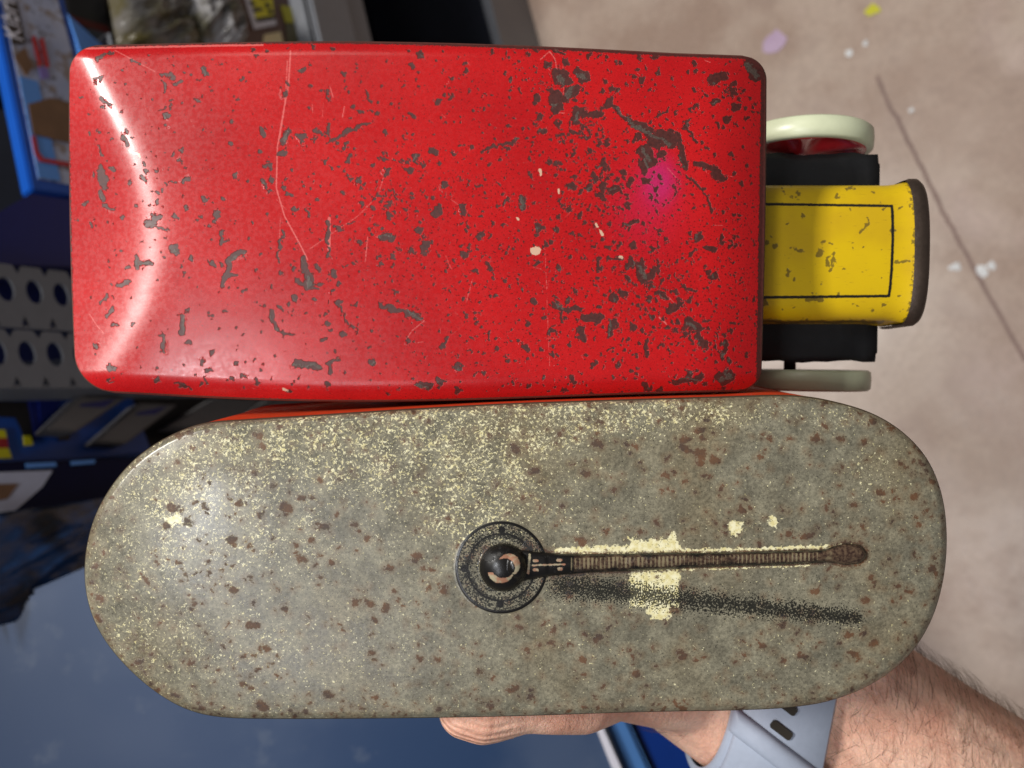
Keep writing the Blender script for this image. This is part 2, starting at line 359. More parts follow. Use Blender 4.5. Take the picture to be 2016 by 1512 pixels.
def build_roof():
    nx, ny = 760, 400
    s = np.linspace(0, 1, nx)
    # finer rows next to the rounded corners
    t = np.linspace(0, 1, ny); t = t + .03 * np.sin(2 * np.pi * t) * -1
    t = np.clip(t, 0, 1)
    T, S = np.meshgrid(t, s, indexing='ij')
    # outline (pixels)
    xl = 138 + 13 * T - 6 * np.sin(np.pi * T)
    xr = 1507 - 11 * T + 3 * np.sin(np.pi * T)
    H = 690.0
    def inset(tt, r):            # corner rounding as a horizontal inset
        d = tt * H
        return np.where(d < r, r - np.sqrt(np.maximum(r * r - (r - d) ** 2, 0)), 0)
    xl = xl + inset(T, 52) + inset(1 - T, 72)
    xr = xr - inset(T, 46) - inset(1 - T, 44)
    X = xl + S * (xr - xl)
    q = (X - 140) / 1365
    yt = 92 - 9 * np.sin(np.pi * np.clip(q * 1.15, 0, 1)) + 26 * np.clip(q - .35, 0, 1) ** 1.6 * 1.6
    yb = 767 + 20 * np.sin(np.pi * np.clip(q, 0, 1) ** .8) ** 1.7
    Y = yt + T * (yb - yt)
    dl, dr, dt, db = X - (138 + 13 * T), (1507 - 11 * T) - X, Y - yt, yb - Y
    z = -0.0007 * ((Y - 430) / 345) ** 2 - .0008 * ((X - 800) / 680) ** 2
    tm = np.clip((Y - 92) / 680, 0, 1)
    arc = 20 + 132 * np.sin(np.pi * tm ** 1.2) ** .95
    soft = 9.0 + 20.0 * tm
    e = (arc - dl) / soft
    z -= 5.0e-5 * soft * np.log1p(np.exp(np.clip(e, -30, 30)))      # hipped far end
    z -= .0042 * np.clip(1 - dr / 120, 0, 1) ** 2
    z -= .0013 * np.clip(1 - dt / 26, 0, 1) ** 2
    z -= .0026 * np.clip(1 - db / 40, 0, 1) ** 2
    # shallow dents
    for (cx, cy, r, a) in ((1300, 400, 120, -.0004), (560, 330, 70, -.00022), (900, 600, 160, .0002), (480, 180, 110, .0002), (1120, 170, 60, -.00025)):
        z += a * np.exp(-((X - cx) ** 2 + (Y - cy) ** 2) / (2 * r * r))
    # attributes
    chip = np.full(X.shape, -14.0); core = np.full(X.shape, -14.0)
    marks = list(Z)
    big = [m for m in marks if m[4] > 3.6]
    for _ in range(2100):        # peppering, thicker towards the bonnet
        while True:
            x, y = rng.uniform(180, 1490), rng.uniform(95, 775)
            d = .16 + .84 / (1 + math.exp(-(x - 760) / 150))
            d *= .35 + .65 * math.exp(-((y - (300 + .2 * x)) / 260) ** 2)
            if rng.random() < d: break
        r = .9 + rng.exponential(.85)
        a = rng.uniform(0, 6.28); L = rng.choice([0, 0, 0, 2, 5]) * rng.random()
        marks.append((x, y, x + L * math.cos(a), y + L * math.sin(a), min(r, 4.4)))
    Xw, Yw = warp(X, Y, 3)
    nb = len(Z)
    chip = splat(chip, Xw, Yw, [(a, b, c, d, r * .98) for a, b, c, d, r in marks[:nb]])
    chip = splat(chip, *warp(X, Y, 9, (1.4, 2, 4)), marks[nb:])
    core = splat(core, *warp(X, Y, 21, (3, 4, 6)), [(a, b, c, d, r * rng.uniform(.2, .5)) for a, b, c, d, r in big if rng.random() < .6])
    # crumbs round the larger losses
    for (cx, cy, rad, nn) in ((1105, 170, 75, 90), (1160, 260, 90, 120), (1290, 290, 70, 90), (1280, 560, 120, 130), (1370, 640, 70, 80), (1200, 350, 120, 120), (760, 400, 160, 130), (1440, 180, 70, 60)):
        cl = []
        for _ in range(nn):
            a, q = rng.uniform(0, 6.28), abs(rng.normal(0, .6)) * rad
            x, y = cx + q * math.cos(a), cy + q * math.sin(a)
            cl.append((x, y, x + rng.uniform(-3, 3), y + rng.uniform(-3, 3), .8 + rng.exponential(1.1)))
        chip = splat(chip, Xw, Yw, cl)
    # bared edges
    rimw = 3 + 5 * np.clip((X - 520) / 500, 0, 1)
    chip = np.maximum(chip, rimw * .55 - dt)
    chip = np.maximum(chip, 7.5 - dr)
    cor = np.hypot(np.clip(1470 - X, 0, None), np.clip(Y - 150, 0, None))
    chip = np.maximum(chip, 30 - np.hypot(X - 1497, Y - 125))
    chip = np.maximum(chip, -1 - np.minimum(db, np.minimum(dl + 3, 30)) * .8)
    scratch = np.full(X.shape, -6.0)
    def poly(pts, r): return [(*pts[i], *pts[i + 1], r) for i in range(len(pts) - 1)]
    sm = poly([(572, 100), (568, 170), (556, 230), (546, 290), (544, 370), (560, 425), (590, 480), (606, 512)], 1.3)
    sm += poly([(566, 120), (560, 215), (549, 280)], 1.0)
    sm += poly([(756, 345), (744, 385), (705, 425), (650, 462), (610, 490)], .8) + poly([(552, 430), (548, 520)], .6)
    sm += poly([(226, 99), (260, 117), (305, 141)], .8) + poly([(648, 430), (648, 490)], 3)
    sm += poly([(1082, 101), (1064, 117)], 1) + poly([(1082, 101), (1093, 117), (1096, 137)], 1) + poly([(724, 465), (719, 515)], .9)
    sm += poly([(835, 632), (812, 650), (800, 668)], .9) + poly([(176, 618), (190, 640), (204, 656)], .9) + poly([(930, 550), (918, 595)], .7)
    sm += poly([(1298, 625), (1312, 638)], 1.4) + poly([(650, 172), (656, 192)], 1) + poly([(1108, 120), (1110, 190)], .5)
    sm += poly([(678, 210), (674, 232)], 1.1) + poly([(1073, 490), (1082, 720)], .35)
    for _ in range(40):
        x, y, a, L = rng.uniform(200, 1450), rng.uniform(120, 750), rng.uniform(0, 6.28), rng.uniform(4, 30)
        sm.append((x, y, x + L * math.cos(a), y + L * math.sin(a), rng.uniform(.1, .6)))
    scratch = splat(scratch, X, Y, sm, 8)
    scratch = np.maximum(scratch, np.where((X < 520) & (dt < 9), 2.0 - np.abs(dt - 4), -6))
    white = splat(np.full(X.shape, -9.0), *warp(X, Y, 31, (2, 3, 3)), [(1055, 491, 1056, 492, 8), (1223, 507, 1223, 507, 3.4), (1181, 455, 1183, 460, 3.6), (1062, 335, 1065, 342, 2.6), (1018, 428, 1019, 430, 3), (1178, 445, 1176, 440, 2.4), (1098, 375, 1100, 380, 2), (557, 768, 565, 769, 2.2), (260, 300, 275, 304, 3.4)], 10)
    # scattered pale dust
    stain = np.exp(-(((X - 1298) / 34) ** 2 + ((Y - 355) / 46) ** 2) ** 1.3) * .95 + .28 * np.exp(-(((X - 1272) / 60) ** 2 + ((Y - 405) / 70) ** 2))
    dens = 1 / (1 + np.exp(-(X - 700) / 160)) * (.5 + .5 * np.exp(-((Y - 480) / 240) ** 2))
    # positions
    n = TRK.to_3x3() @ Vector((0, 0, 1)); p0 = TRK @ Vector((0, 0, -.003))
    A = np.array([list(RT), list(UP), list(FW)])
    dirs = (X[..., None] - 1008) / FPX * A[0] + (756 - Y[..., None]) / FPX * A[1] + A[2]
    k = ((p0 - CAM).dot(n) + z) / (dirs @ np.array(n))
    Wp = np.array(CAM) + dirs * k[..., None]
    Rm = np.array(TI.to_3x3()); L = Wp @ Rm.T + np.array(TI.translation)
    ro = np_grid('roof', L, M_roof, truck, attrs=dict(chip=chip, core=core, scratch=scratch, white=white, stain=stain, dens=dens))
    # rolled lip below the roof edge
    B = np.concatenate([L[0, :], L[1:, -1], L[-1, -2::-1], L[-2:0:-1, 0]])[::3]
    c = np.array([np.mean(B[:, 0]), np.mean(B[:, 1])])
    tan = np.roll(B, -1, 0) - np.roll(B, 1, 0); nr = np.stack([tan[:, 1], -tan[:, 0]], 1)
    nr /= np.linalg.norm(nr, axis=1, keepdims=True) + 1e-9
    if np.mean(np.sum(nr * (B[:, :2] - c), 1)) < 0: nr = -nr
    rings = []
    for off, dz in ((-.0002, .00005), (.0004, -.0003), (.0006, -.0012), (.0004, -.0095), (-.0008, -.0098)):
        r = B.copy(); r[:, :2] += nr * off; r[:, 2] += dz; rings.append(r)
    ring = np.array(rings)
    np_grid('roof_lip', ring, M_lip, ro, wrap=True)
    return L, B
M_lip = plain('rusted_lip', lin(96, 52, 44), .5, var=.35, scale=900, bump=.2)
roofL, roofB = build_roof()

def rbox(name, x0, x1, y0, y1, z0, z1, mat, parent, bev=.001, seg=2):
    bm = bmesh.new()
    vs = [bm.verts.new((x, y, z)) for x in (x0, x1) for y in (y0, y1) for z in (z0, z1)]
    for f in ((0, 1, 3, 2), (4, 6, 7, 5), (0, 4, 5, 1), (2, 3, 7, 6), (0, 2, 6, 4), (1, 5, 7, 3)):
        bm.faces.new([vs[i] for i in f])
    if bev: bmesh.ops.bevel(bm, geom=bm.edges[:], offset=bev, segments=seg, profile=.6, affect='EDGES')
    return bm_obj(name, bm, mat, parent, True)

bx0, bx1 = roofL[..., 0].min() + .0035, roofL[..., 0].max() - .004
by0, by1 = roofL[..., 1].min() + .0042, roofL[..., 1].max() - .004
body = rbox('body', bx0, bx1, by0, by1, -.0465, -.0125, M_red, truck, .004, 3)
# rear doors with hinges (turned away from the camera)
for yy0, yy1 in ((by0 + .006, (by0 + by1) / 2 - .0006), ((by0 + by1) / 2 + .0006, by1 - .006)):
    dr = rbox('rear_door', bx0 - .0012, bx0 + .0004, yy0, yy1, -.043, -.012, M_red, truck, .0005)
    rbox('handle', bx0 - .0032, bx0 - .0010, (yy0 + yy1) / 2 - .002, (yy0 + yy1) / 2 + .002, -.030, -.0285, M_tinbare, dr, .0003)
for yy, s in ((by0, -1), (by1, 1)):
    rbox('side_panel', bx0 + .012, bx1 - .045, yy - .0006 if s < 0 else yy - .0004, yy + .0004 if s < 0 else yy + .0006, -.041, -.014, M_redorange, truck, .0003)
rbox('windscreen', bx1 - .0003, bx1 + .0005, by0 + .008, by1 - .008, -.028, -.015, M_black, truck, .0002)

# chassis plate with slightly bent edges
def build_plate():
    nx, ny = 60, 30
    x = np.linspace(bx0 + .002, .1122, nx); y = np.linspace(.0058, .0690, ny)
    Yg, Xg = np.meshgrid(y, x, indexing='ij')
    ripple = .0003 * np.sin(Xg * 260) + .0002 * np.sin(Xg * 613 + 1)
    edge = np.clip(1 - np.minimum(Yg - y[0], y[-1] - Yg) / .006, 0, 1)
    top = np.stack([Xg, Yg + ripple * edge, -.0475 - .0012 * edge + ripple * .6], -1)
    o = np_grid('chassis_plate', top, M_black, truck)
    sm = o.modifiers.new('thick', 'SOLIDIFY'); sm.thickness = .0012; sm.offset = -1
    return o
build_plate()

def build_hood():
    nx, ny = 260, 220
    yc, hw = .0368, .0197
    x = np.linspace(.050, .1130, nx)
    a = np.linspace(-1, 1, ny)
    Xg, Ag = np.meshgrid(x, a, indexing='ij')
    # arch cross-section: flat crown, rounded shoulders, upright sides
    flat = np.clip(np.abs(Ag) / .72, 0, 1)
    side = np.clip((np.abs(Ag) - .72) / .28, 0, 1)
    Yg = yc + np.sign(Ag) * hw * np.where(np.abs(Ag) < .72, np.sin(flat * np.pi / 2 * .92) / math.sin(np.pi / 2 * .92) * .985, .985 + .015 * side)
    zc = -.0268 - .0065 * flat ** 2.4
    Zg = np.where(np.abs(Ag) < .72, zc, zc - .0135 * side)
    fl = np.clip((Xg - .1065) / .0065, 0, 1) ** 2
    Yg = yc + (Yg - yc) * (1 + .045 * fl); Zg = Zg + .0009 * fl
    P = np.stack([Xg, Yg, Zg], -1)
    # picture measure of each point for the printed border
    d = D0 - Zg
    PX = 1008 + Xg / d * FPX; PY = 756 - Yg / d * FPX
    # border in the bonnet's own measure
    u, v = Xg * 1000, (Yg - yc) * 1000
    px_mm = 1 / .145
    lines = np.maximum.reduce([
        2.7 - seg_d(u, v, 69.2, 13.0, 106.6, 12.4) * px_mm, 2.7 - seg_d(u, v, 69.2, -13.2, 106.2, -12.8) * px_mm,
        2.8 - seg_d(u, v, 106.6, 12.4, 106.2, -12.8) * px_mm, 2.6 - seg_d(u, v, 69.2, 13.0, 69.0, -13.2) * px_mm])
    mk = [(1613, 502, 1613, 502, 9), (1640, 505, 1632, 540, 3.5), (1628, 515, 1630, 535, 2.5), (1525, 487, 1522, 490, 8), (1560, 492, 1580, 498, 4), (1710, 440, 1695, 465, 2.5), (1765, 520, 1788, 520, 4.5), (1588, 593, 1620, 594, 7), (1652, 585, 1650, 590, 4), (1657, 532, 1658, 530, 4.5), (1555, 535, 1556, 550, 4), (1505, 600, 1500, 596, 9), (1555, 372, 1558, 376, 3.5), (1540, 388, 1545, 392, 3), (1570, 388, 1575, 390, 4), (1645, 391, 1647, 392, 4), (1715, 383, 1722, 384, 3), (1790, 405, 1790, 408, 4), (1548, 446, 1546, 446, 4), (1578, 430, 1580, 432, 4), (1633, 485, 1634, 486, 3), (1720, 615, 1718, 616, 4), (1740, 604, 1742, 604, 3), (1690, 607, 1694, 607, 3), (1504, 485, 1500, 486, 7), (1500, 640, 1740, 641, 5)]
    for _ in range(60):
        mk.append((*(q := (rng.uniform(1500, 1805), rng.uniform(368, 635))), q[0] + rng.uniform(-4, 4), q[1] + rng.uniform(-2, 2), .4 + rng.exponential(.9)))
    chip = splat(np.full(Xg.shape, -14.0), *warp(PX, PY, 5, (2, 2.5, 3)), [(a, b, c, d, r * .8) for a, b, c, d, r in mk])
    chip = np.maximum(chip, (Xg - .1118) * 1000 * 3 - 1)
    o = np_grid('bonnet', P, M_hood, truck, attrs=dict(chip=chip, ink=lines))
    # radiator shell closing the bonnet
    sec = P[-1]
    rings = []
    for dx, sc in ((-.0010, 1.012), (.0004, 1.035), (.0022, 1.035), (.0034, 1.0), (.0036, .80), (.0030, .76)):
        r = sec.copy(); r[:, 0] = sec[:, 0] + dx
        r[:, 1] = yc + (sec[:, 1] - yc) * sc
        r[:, 2] = -.047 + (sec[:, 2] + .047) * sc
        rings.append(r)
    rad = np_grid('radiator_shell', np.array(rings), M_rimmetal, truck)
    g = rbox('radiator_grille', .1150, .1157, yc - .0158, yc + .0158, -.047, -.0335, M_black, rad, .0004)
    return o
build_hood()
rbox('bumper', .1124, .1140, .0080, .0670, -.0535, -.0495, M_black, truck, .0006)

def lathe(name, prof, axis, seg, mat, parent, loc):
    """prof: (radius, axial) pairs; axis along y"""
    vs, fs = [], []
    n = len(prof)
    for i in range(seg):
        a = 2 * math.pi * i / seg
        for r, h in prof:
            vs.append((loc[0] + r * math.cos(a), loc[1] + h, loc[2] + r * math.sin(a)))
    for i in range(seg):
        j = (i + 1) % seg
        for k in range(n - 1):
            fs.append((i * n + k, i * n + k + 1, j * n + k + 1, j * n + k))
    return mesh(name, vs, fs, mat, parent, True)

WR = .0212
def wheel(x, y, toe=0):
    wh = empty('wheel'); wh.parent = truck; wh.location = (x, y, -.0420 - WR); wh.rotation_euler = (0, 0, toe)
    h = .0033
    lathe('tyre', [(WR - .0022, -h), (WR - .0010, -h), (WR - .0002, -h + .0007), (WR, 0), (WR - .0002, h - .0007), (WR - .0010, h), (WR - .0022, h), (WR - .0026, 0), (WR - .0022, -h)], 'y', 72, M_tyre, wh, (0, 0, 0))
    # pressed hub with five lobed hollows
    vs, fs = [], []
    seg, rr = 80, [.0, .002, .0034, .0050, .0075, .0105, .0135, .0160, .0178, WR - .0021]
    inner = -1 if y > .03 else 1
    for i in range(seg):
        a = 2 * math.pi * i / seg
        lobe = (.5 + .5 * math.cos(5 * a)) ** .7
        for r in rr:
            u_ = min(max((r - .0042) / .0140, 0), 1)
            hh = .0028 if r < .0040 else (.0026 - .0042 * lobe * math.sin(u_ * math.pi) ** .8)
            vs.append((r * math.cos(a), inner * hh, r * math.sin(a)))
    n = len(rr)
    for i in range(seg):
        j = (i + 1) % seg
        for k in range(n - 1): fs.append((i * n + k, j * n + k, j * n + k + 1, i * n + k + 1))
    hb = mesh('hub', vs, fs, M_hub, wh, True)
    sd = hb.modifiers.new('thick', 'SOLIDIFY'); sd.thickness = .0008
    return wh
for wx in (.0952, -.070):
    wheel(wx, .0765 if wx > 0 else .0765, R_(-2.0 if wx > 0 else 0)); wheel(wx, -.0003, R_(-.6))
    lathe('axle', [(0, -.004), (.0019, -.004), (.0019, .080), (0, .080)], 'y', 16, M_black, truck, (wx - .0035, 0, -.0420 - WR))

# ------------------------------------------------------------------ oval tin
TIN = FRAME.copy()
tin = empty('oval_tin', TIN)
tag(tin, 'oval tin with rust-spotted grey lid and printed black pivoting arm', 'tin')
OUT = [(400, 836), (330, 862), (272, 900), (226, 950), (190, 1012), (171, 1080), (168, 1145), (180, 1205), (206, 1258), (250, 1312), (308, 1362), (370, 1396), (440, 1411), (560, 1414), (760, 1413), (1000, 1409), (1250, 1401), (1450, 1397), (1560, 1391), (1642, 1376), (1722, 1342), (1788, 1290), (1832, 1222), (1856, 1142), (1863, 1060), (1855, 982), (1830, 914), (1788, 862), (1730, 822), (1655, 796), (1560, 781), (1400, 784), (1200, 790), (1000, 797), (800, 808), (600, 821), (490, 828)]
def catmull(pts, per):
    P = np.array(pts, float); n = len(P); out = []
    for i in range(n):
        p0, p1, p2, p3 = P[i - 1], P[i], P[(i + 1) % n], P[(i + 2) % n]
        for u in np.linspace(0, 1, per, endpoint=False):
            out.append(.5 * ((2 * p1) + (-p0 + p2) * u + (2 * p0 - 5 * p1 + 4 * p2 - p3) * u * u + (-p0 + 3 * p1 - 3 * p2 + p3) * u ** 3))
    return np.array(out)
oc = catmull(OUT, 30)
seglen = np.r_[0, np.cumsum(np.hypot(*(np.roll(oc, -1, 0) - oc).T))]
NO = 1500
ui = np.linspace(0, seglen[-1], NO, endpoint=False)
occ = np.vstack([oc, oc[:1]])
OL = np.stack([np.interp(ui, seglen, occ[:, 0]), np.interp(ui, seglen, occ[:, 1])], 1)
for _ in range(10): OL = (np.roll(OL, 1, 0) + 2 * OL + np.roll(OL, -1, 0)) / 4

ARM = [(1030, 1113, 30), (1060, 1112, 25), (1100, 1111, 21), (1160, 1109, 18), (1240, 1107, 17), (1330, 1104, 16.5), (1345, 1103.5, 14.5), (1480, 1100, 13.5), (1600, 1096, 13), (1625, 1094, 12.5), (1645, 1092, 17), (1665, 1091, 21), (1685, 1091, 19), (1694, 1092, 12)]

def build_lid():
    NR = 190
    t = np.r_[np.linspace(0.0, .93, NR - 26), np.linspace(.935, 1, 26)]
    sp = OL.copy(); sp[:, 0] = np.clip(sp[:, 0], 470, 1560); sp[:, 1] = 1122 + (sp[:, 0] - 470) / 1090 * (1088 - 1122)
    PXY = sp[None] + t[:, None, None] * (OL - sp)[None]
    X, Y = PXY[..., 0], PXY[..., 1]
    Tt = np.repeat(t[:, None], NO, 1)
    dist = (1 - Tt) * np.hypot(OL[:, 0] - sp[:, 0], OL[:, 1] - sp[:, 1])[None]
    z = .0016 - .0022 * np.clip(Tt, 0, 1) ** 3.0
    z -= .0011 * np.clip(1 - dist / 12, 0, 1) ** 2
    for (cx, cy, r, a) in ((430, 880, 100, .00060), (1500, 1270, 160, -.0003), (760, 1250, 140, -.0003), (1380, 950, 130, .00022), (620, 1060, 90, -.0002)):
        z += a * np.exp(-((X - cx) ** 2 + (Y - cy) ** 2) / (2 * r * r))
    # embossed dome and arm
    dd = np.hypot(X - 987, Y - 1117)
    z += .0002 * np.clip((92 - dd) / 4, 0, 1)
    z += .0038 * np.sqrt(np.clip(1 - (np.hypot((X - 990) / 46, (Y - 1117) / 47)) ** 2, 0, 1))
    ad = np.full(X.shape, 99.0)
    for i in range(len(ARM) - 1):
        x1, y1, r1 = ARM[i]; x2, y2, r2 = ARM[i + 1]
        u = np.clip(((X - x1) * (x2 - x1) + (Y - y1) * (y2 - y1)) / ((x2 - x1) ** 2 + (y2 - y1) ** 2), 0, 1)
        ad = np.minimum(ad, np.hypot(X - x1 - u * (x2 - x1), Y - y1 - u * (y2 - y1)) / (r1 + u * (r2 - r1)))
    z += .0019 * np.sqrt(np.clip(1 - ad ** 2, 0, 1))
    # rust
    rm = []
    for _ in range(1150):
        x, y = rng.uniform(170, 1860), rng.uniform(785, 1410)
        r = .7 + rng.exponential(1.5)
        a, L = rng.uniform(-.9, .9), rng.random() * r * 1.6
        rm.append((x, y, x + L * math.cos(a), y + L * math.sin(a), min(r, 8)))
    for x, y, r in ((507, 858, 11), (462, 865, 6), (455, 1063, 12), (637, 1036, 11), (695, 1033, 8), (765, 1115, 10), (815, 1102, 9), (725, 1190, 10), (760, 1196, 9), (196, 1180, 10), (515, 1389, 14), (860, 1300, 9), (945, 1320, 8), (1085, 1270, 8), (1178, 875, 12), (1250, 880, 9), (1375, 895, 15), (1410, 905, 13), (1495, 900, 8), (1625, 835, 9), (1610, 865, 7), (1700, 870, 7), (1580, 1290, 10), (1683, 1290, 11), (1500, 1270, 9), (1335, 1280, 8), (1330, 1200, 12), (1345, 1150, 6), (1210, 965, 8), (1168, 875, 8), (1810, 1030, 7), (1760, 985, 6), (1475, 1000, 5), (1425, 1045, 7), (560, 1195, 8), (375, 885, 6), (1020, 1235, 9), (1015, 1215, 8), (1680, 995, 8), (1735, 970, 10), (1765, 1150, 8), (1790, 1160, 8), (480, 1345, 7), (495, 1355, 7), (520, 1275, 8), (400, 1390, 8), (350, 1370, 7), (420, 1383, 7), (300, 1345, 6), (430, 1320, 6)):
        rm.append((x - r * .3, y, x + r * .4, y + r * .2, r * .58))
    for _ in range(260):
        k = int(rng.integers(NO)); f = 1 - abs(rng.normal(0, .05)); x, y = sp[k] + f * (OL[k] - sp[k])
        r = .3 + rng.exponential(1.3); rm.append((x, y, x + rng.uniform(-3, 3), y + rng.uniform(-1, 1), min(r, 6)))
    rust = splat(np.full(X.shape, -16.0), *warp(X, Y, 77, (2.4, 3.0, 4)), rm, 18)
    rust = np.maximum(rust, np.where((ad > .95) & (ad < 1.6) & (X > 1080), 2.0 - np.abs(ad - 1.1) * 16 * 1.0, -16))
    # cream wear density
    G = lambda cx, cy, rx, ry, a: a * np.exp(-(((X - cx) / rx) ** 2 + ((Y - cy) / ry) ** 2))
    cream = G(700, 870, 330, 75, 1.0) + G(1050, 830, 330, 45, 1.25) + G(380, 980, 140, 100, .8) + G(950, 960, 190, 110, .95) + G(300, 1150, 130, 180, .55) + G(1300, 810, 260, 26, 1.1) + G(1720, 930, 60, 60, .7) + G(500, 1280, 260, 60, .5) + G(640, 930, 220, 80, .5) + G(1440, 1040, 60, 25, .9) + G(930, 1020, 90, 50, .8) + G(560, 1090, 120, 60, .6) + G(1670, 820, 60, 25, .8) + .25 + .30 / (1 + np.exp((X - 900) / 200))
    cream = np.clip(cream, 0, 1.5) * (ad > 1.05)
    # cream worn patch beside the arm
    patch = np.full(X.shape, -40.0)
    blk = np.minimum(np.minimum(X - 1240, 1336 - X) * 1.2, np.minimum(Y - 1062, 1196 - Y))
    patch = np.maximum(patch, np.clip(blk, -40, 24))
    patch = np.maximum(patch, 20 - np.hypot((X - 1300) * .8, (Y - 1200)) )
    patch = np.maximum(patch, 14 - np.hypot((X - 1322) * 1.5, (Y - 1062)))
    up = np.where((X > 1090) & (X < 1340), 16 - np.abs(Y - (1092 - (X - 1090) * .03)) * 1.2, -40)
    patch = np.maximum(patch, up)
    patch = np.maximum(patch, np.where((X > 1340) & (X < 1680), 6 - np.abs(Y - (1085 - (X - 1340) * .028)) * 1.6, -40))
    patch = np.maximum(patch, np.where((X > 1340) & (X < 1600), 2 - np.abs(Y - (1121 - (X - 1340) * .03)) * 1.8, -40))
    patch = np.maximum(patch, 13 - np.hypot(X - 1447, Y - 1038)); patch = np.maximum(patch, 9 - np.hypot(X - 1521, Y - 1028))
    patch = np.maximum(patch, 10 - np.hypot((X - 345) * .6, Y - 1023))
    patch[ad < 1.0] = -40
    # printed stipple
    ul = np.clip((X - 1075) / (1700 - 1075), 0, 1)
    cy = 1150 + 68 * ul; ww = 46 - 20 * ul
    stip = np.exp(-((Y - cy) / ww) ** 2 * 2.2) * np.clip((X - 1062) / 40, 0, 1) * np.clip((1712 - X) / 26, 0, 1)
    ring = (dd < 88) & (dd > 44)
    stip = np.maximum(stip, np.where(ring, .66 + .22 * np.exp(-((dd - 64) / 7) ** 2) - .28 * np.exp(-((dd - 54) / 4) ** 2), 0))
    stip = np.maximum(stip, np.where((X > 1060) & (X < 1140) & (np.abs(Y - 1112) < 34) , .38 * (1 - (np.abs(Y - 1112) / 34) ** 2), 0))
    # solid ink: ring outline, dome, rivets, arm
    ink = 3.0 - np.abs(dd - 88)
    ink = np.maximum(ink, 46 - np.hypot((X - 990), (Y - 1117) * .98))
    ink = np.maximum(ink, np.where(np.abs(dd - 64) < 7, 1.2 - np.abs(dd - 66) * .6, -9))
    for rx_, ry_ in ((988, 1043), (914, 1119), (985, 1190)): ink = np.maximum(ink, 7 - np.hypot(X - rx_, Y - ry_))
    armink = (1 - ad) * 16
    ink = np.maximum(ink, armink)
    ink = np.clip(ink, -12, 60)
    along = X
    ribs = np.maximum(np.exp(-((X - 1165) / 90) ** 2) * .0 + (X > 1120) * (X < 1610), 0)
    tick = np.clip(np.sin(X * 2 * math.pi / 8.2) * 1.6, -1, 1) * ribs
    tick = np.where(ad < .62, tick, -1)
    light = np.where((X > 1108) & (X < 1640) & (ad < .8), .35 + .4 * tick, -1)
    # pale marks on the neck and dome
    pm = [(1040, 1128, 1043, 1092, 2.4), (1048, 1113, 1112, 1111, 1.6), (1052, 1104, 1058, 1104, 3), (1052, 1122, 1058, 1122, 3), (1098, 1103, 1104, 1103, 3), (1100, 1120, 1105, 1120, 3)]
    crescent = np.minimum(22 - np.hypot(X - 1002, Y - 1112), np.hypot(X - 994, Y - 1119) - 20)
    arc2 = np.minimum(26 - np.hypot(X - 986, Y - 1122), np.hypot(X - 990, Y - 1114) - 24)
    arc2 = np.where((Y > 1126), arc2, -9)
    paint = splat(np.full(X.shape, -9.0), X, Y, pm, 6)
    paint = np.maximum(paint, np.maximum(crescent * .8, arc2 * .7))
    brown = np.where((X > 1128) & (ad < .96), 6 - ad * 7 + 5.0 * np.exp(-((X - 1690) / 60) ** 2), -9)
    # points
    P = np.stack([(X - 1008) / FPX * (D0 - z), (756 - Y) / FPX * (D0 - z), z], -1)
    o = np_grid('lid', P, M_lid, tin, wrap=True, attrs=dict(rust=rust, cream=cream, patch=patch, stip=stip, ink=ink, tick=light, paint=paint, brown=brown))
    o.data.flip_normals()
    E = P[-1]
    tan = np.roll(E, -1, 0) - np.roll(E, 1, 0); nr = np.stack([tan[:, 1], -tan[:, 0]], 1)
    nr /= np.linalg.norm(nr, axis=1, keepdims=True)
    c = E[:, :2].mean(0)
    if np.mean(np.sum(nr * (E[:, :2] - c), 1)) < 0: nr = -nr
    def ringset(offs):
        out = []
        for off, dz in offs:
            r = E.copy(); r[:, :2] += nr * off; r[:, 2] = E[:, 2] + dz; out.append(r[::3])
        return np.array(out)
    np_grid('lid_rim', ringset([(-.0002, .00003), (.0003, -.0003), (.0004, -.0008), (.0003, -.0014), (-.0006, -.0017)]), M_lidrim, tin, wrap=True)
    np_grid('side_wall', ringset([(-.0002, -.0013), (.0004, -.003), (.0028, -.046), (.0032, -.0468), (.0032, -.0480), (.002, -.0490), (-.002, -.0492)]), M_redorange, tin, wrap=True)
    b = ringset([(-.002, -.0490)])[0]
    mesh('base', list(b), [list(range(len(b)))], M_tinbare, tin)
M_lidrim = plain('dark_tin_rim', lin(84, 74, 58), .4, metal=.3, var=.3, scale=700, bump=.2)

# arm colouring joins the lid's material
def extend_lid():
    t = NT.__new__(NT); t.mat = M_lid; t.t = M_lid.node_tree; t.b = t.t.nodes['Principled BSDF']; t.tc = None
    src = t.b.inputs['Base Color'].links[0].from_socket
    n1 = t.noise(1500, 3); n2 = t.noise(420, 4)
    br = t.step(t.math('ADD', t.attr('brown'), t.math('MULTIPLY', t.math('SUBTRACT', n2, .5), 14)), -1, 4)
    col = t.mix(t.math('MULTIPLY', br, .85), src, t.mix(t.step(n1, .35, .65), lin(58, 40, 34), lin(104, 84, 66)))
    tk = t.step(t.math('ADD', t.attr('tick'), t.math('MULTIPLY', t.math('SUBTRACT', n2, .5), 1.6)), .35, .75)
    col = t.mix(t.math('MULTIPLY', tk, .8), col, lin(138, 126, 98))
    pa = t.step(t.math('ADD', t.attr('paint'), t.math('MULTIPLY', t.math('SUBTRACT', n1, .5), 4)), -.8, .8)
    col = t.mix(t.math('MULTIPLY', pa, .85), col, t.mix(t.step(n2, .4, .6), lin(168, 120, 96), lin(176, 166, 138)))
    t.put(t.b.inputs['Base Color'], col)
extend_lid()
build_lid()

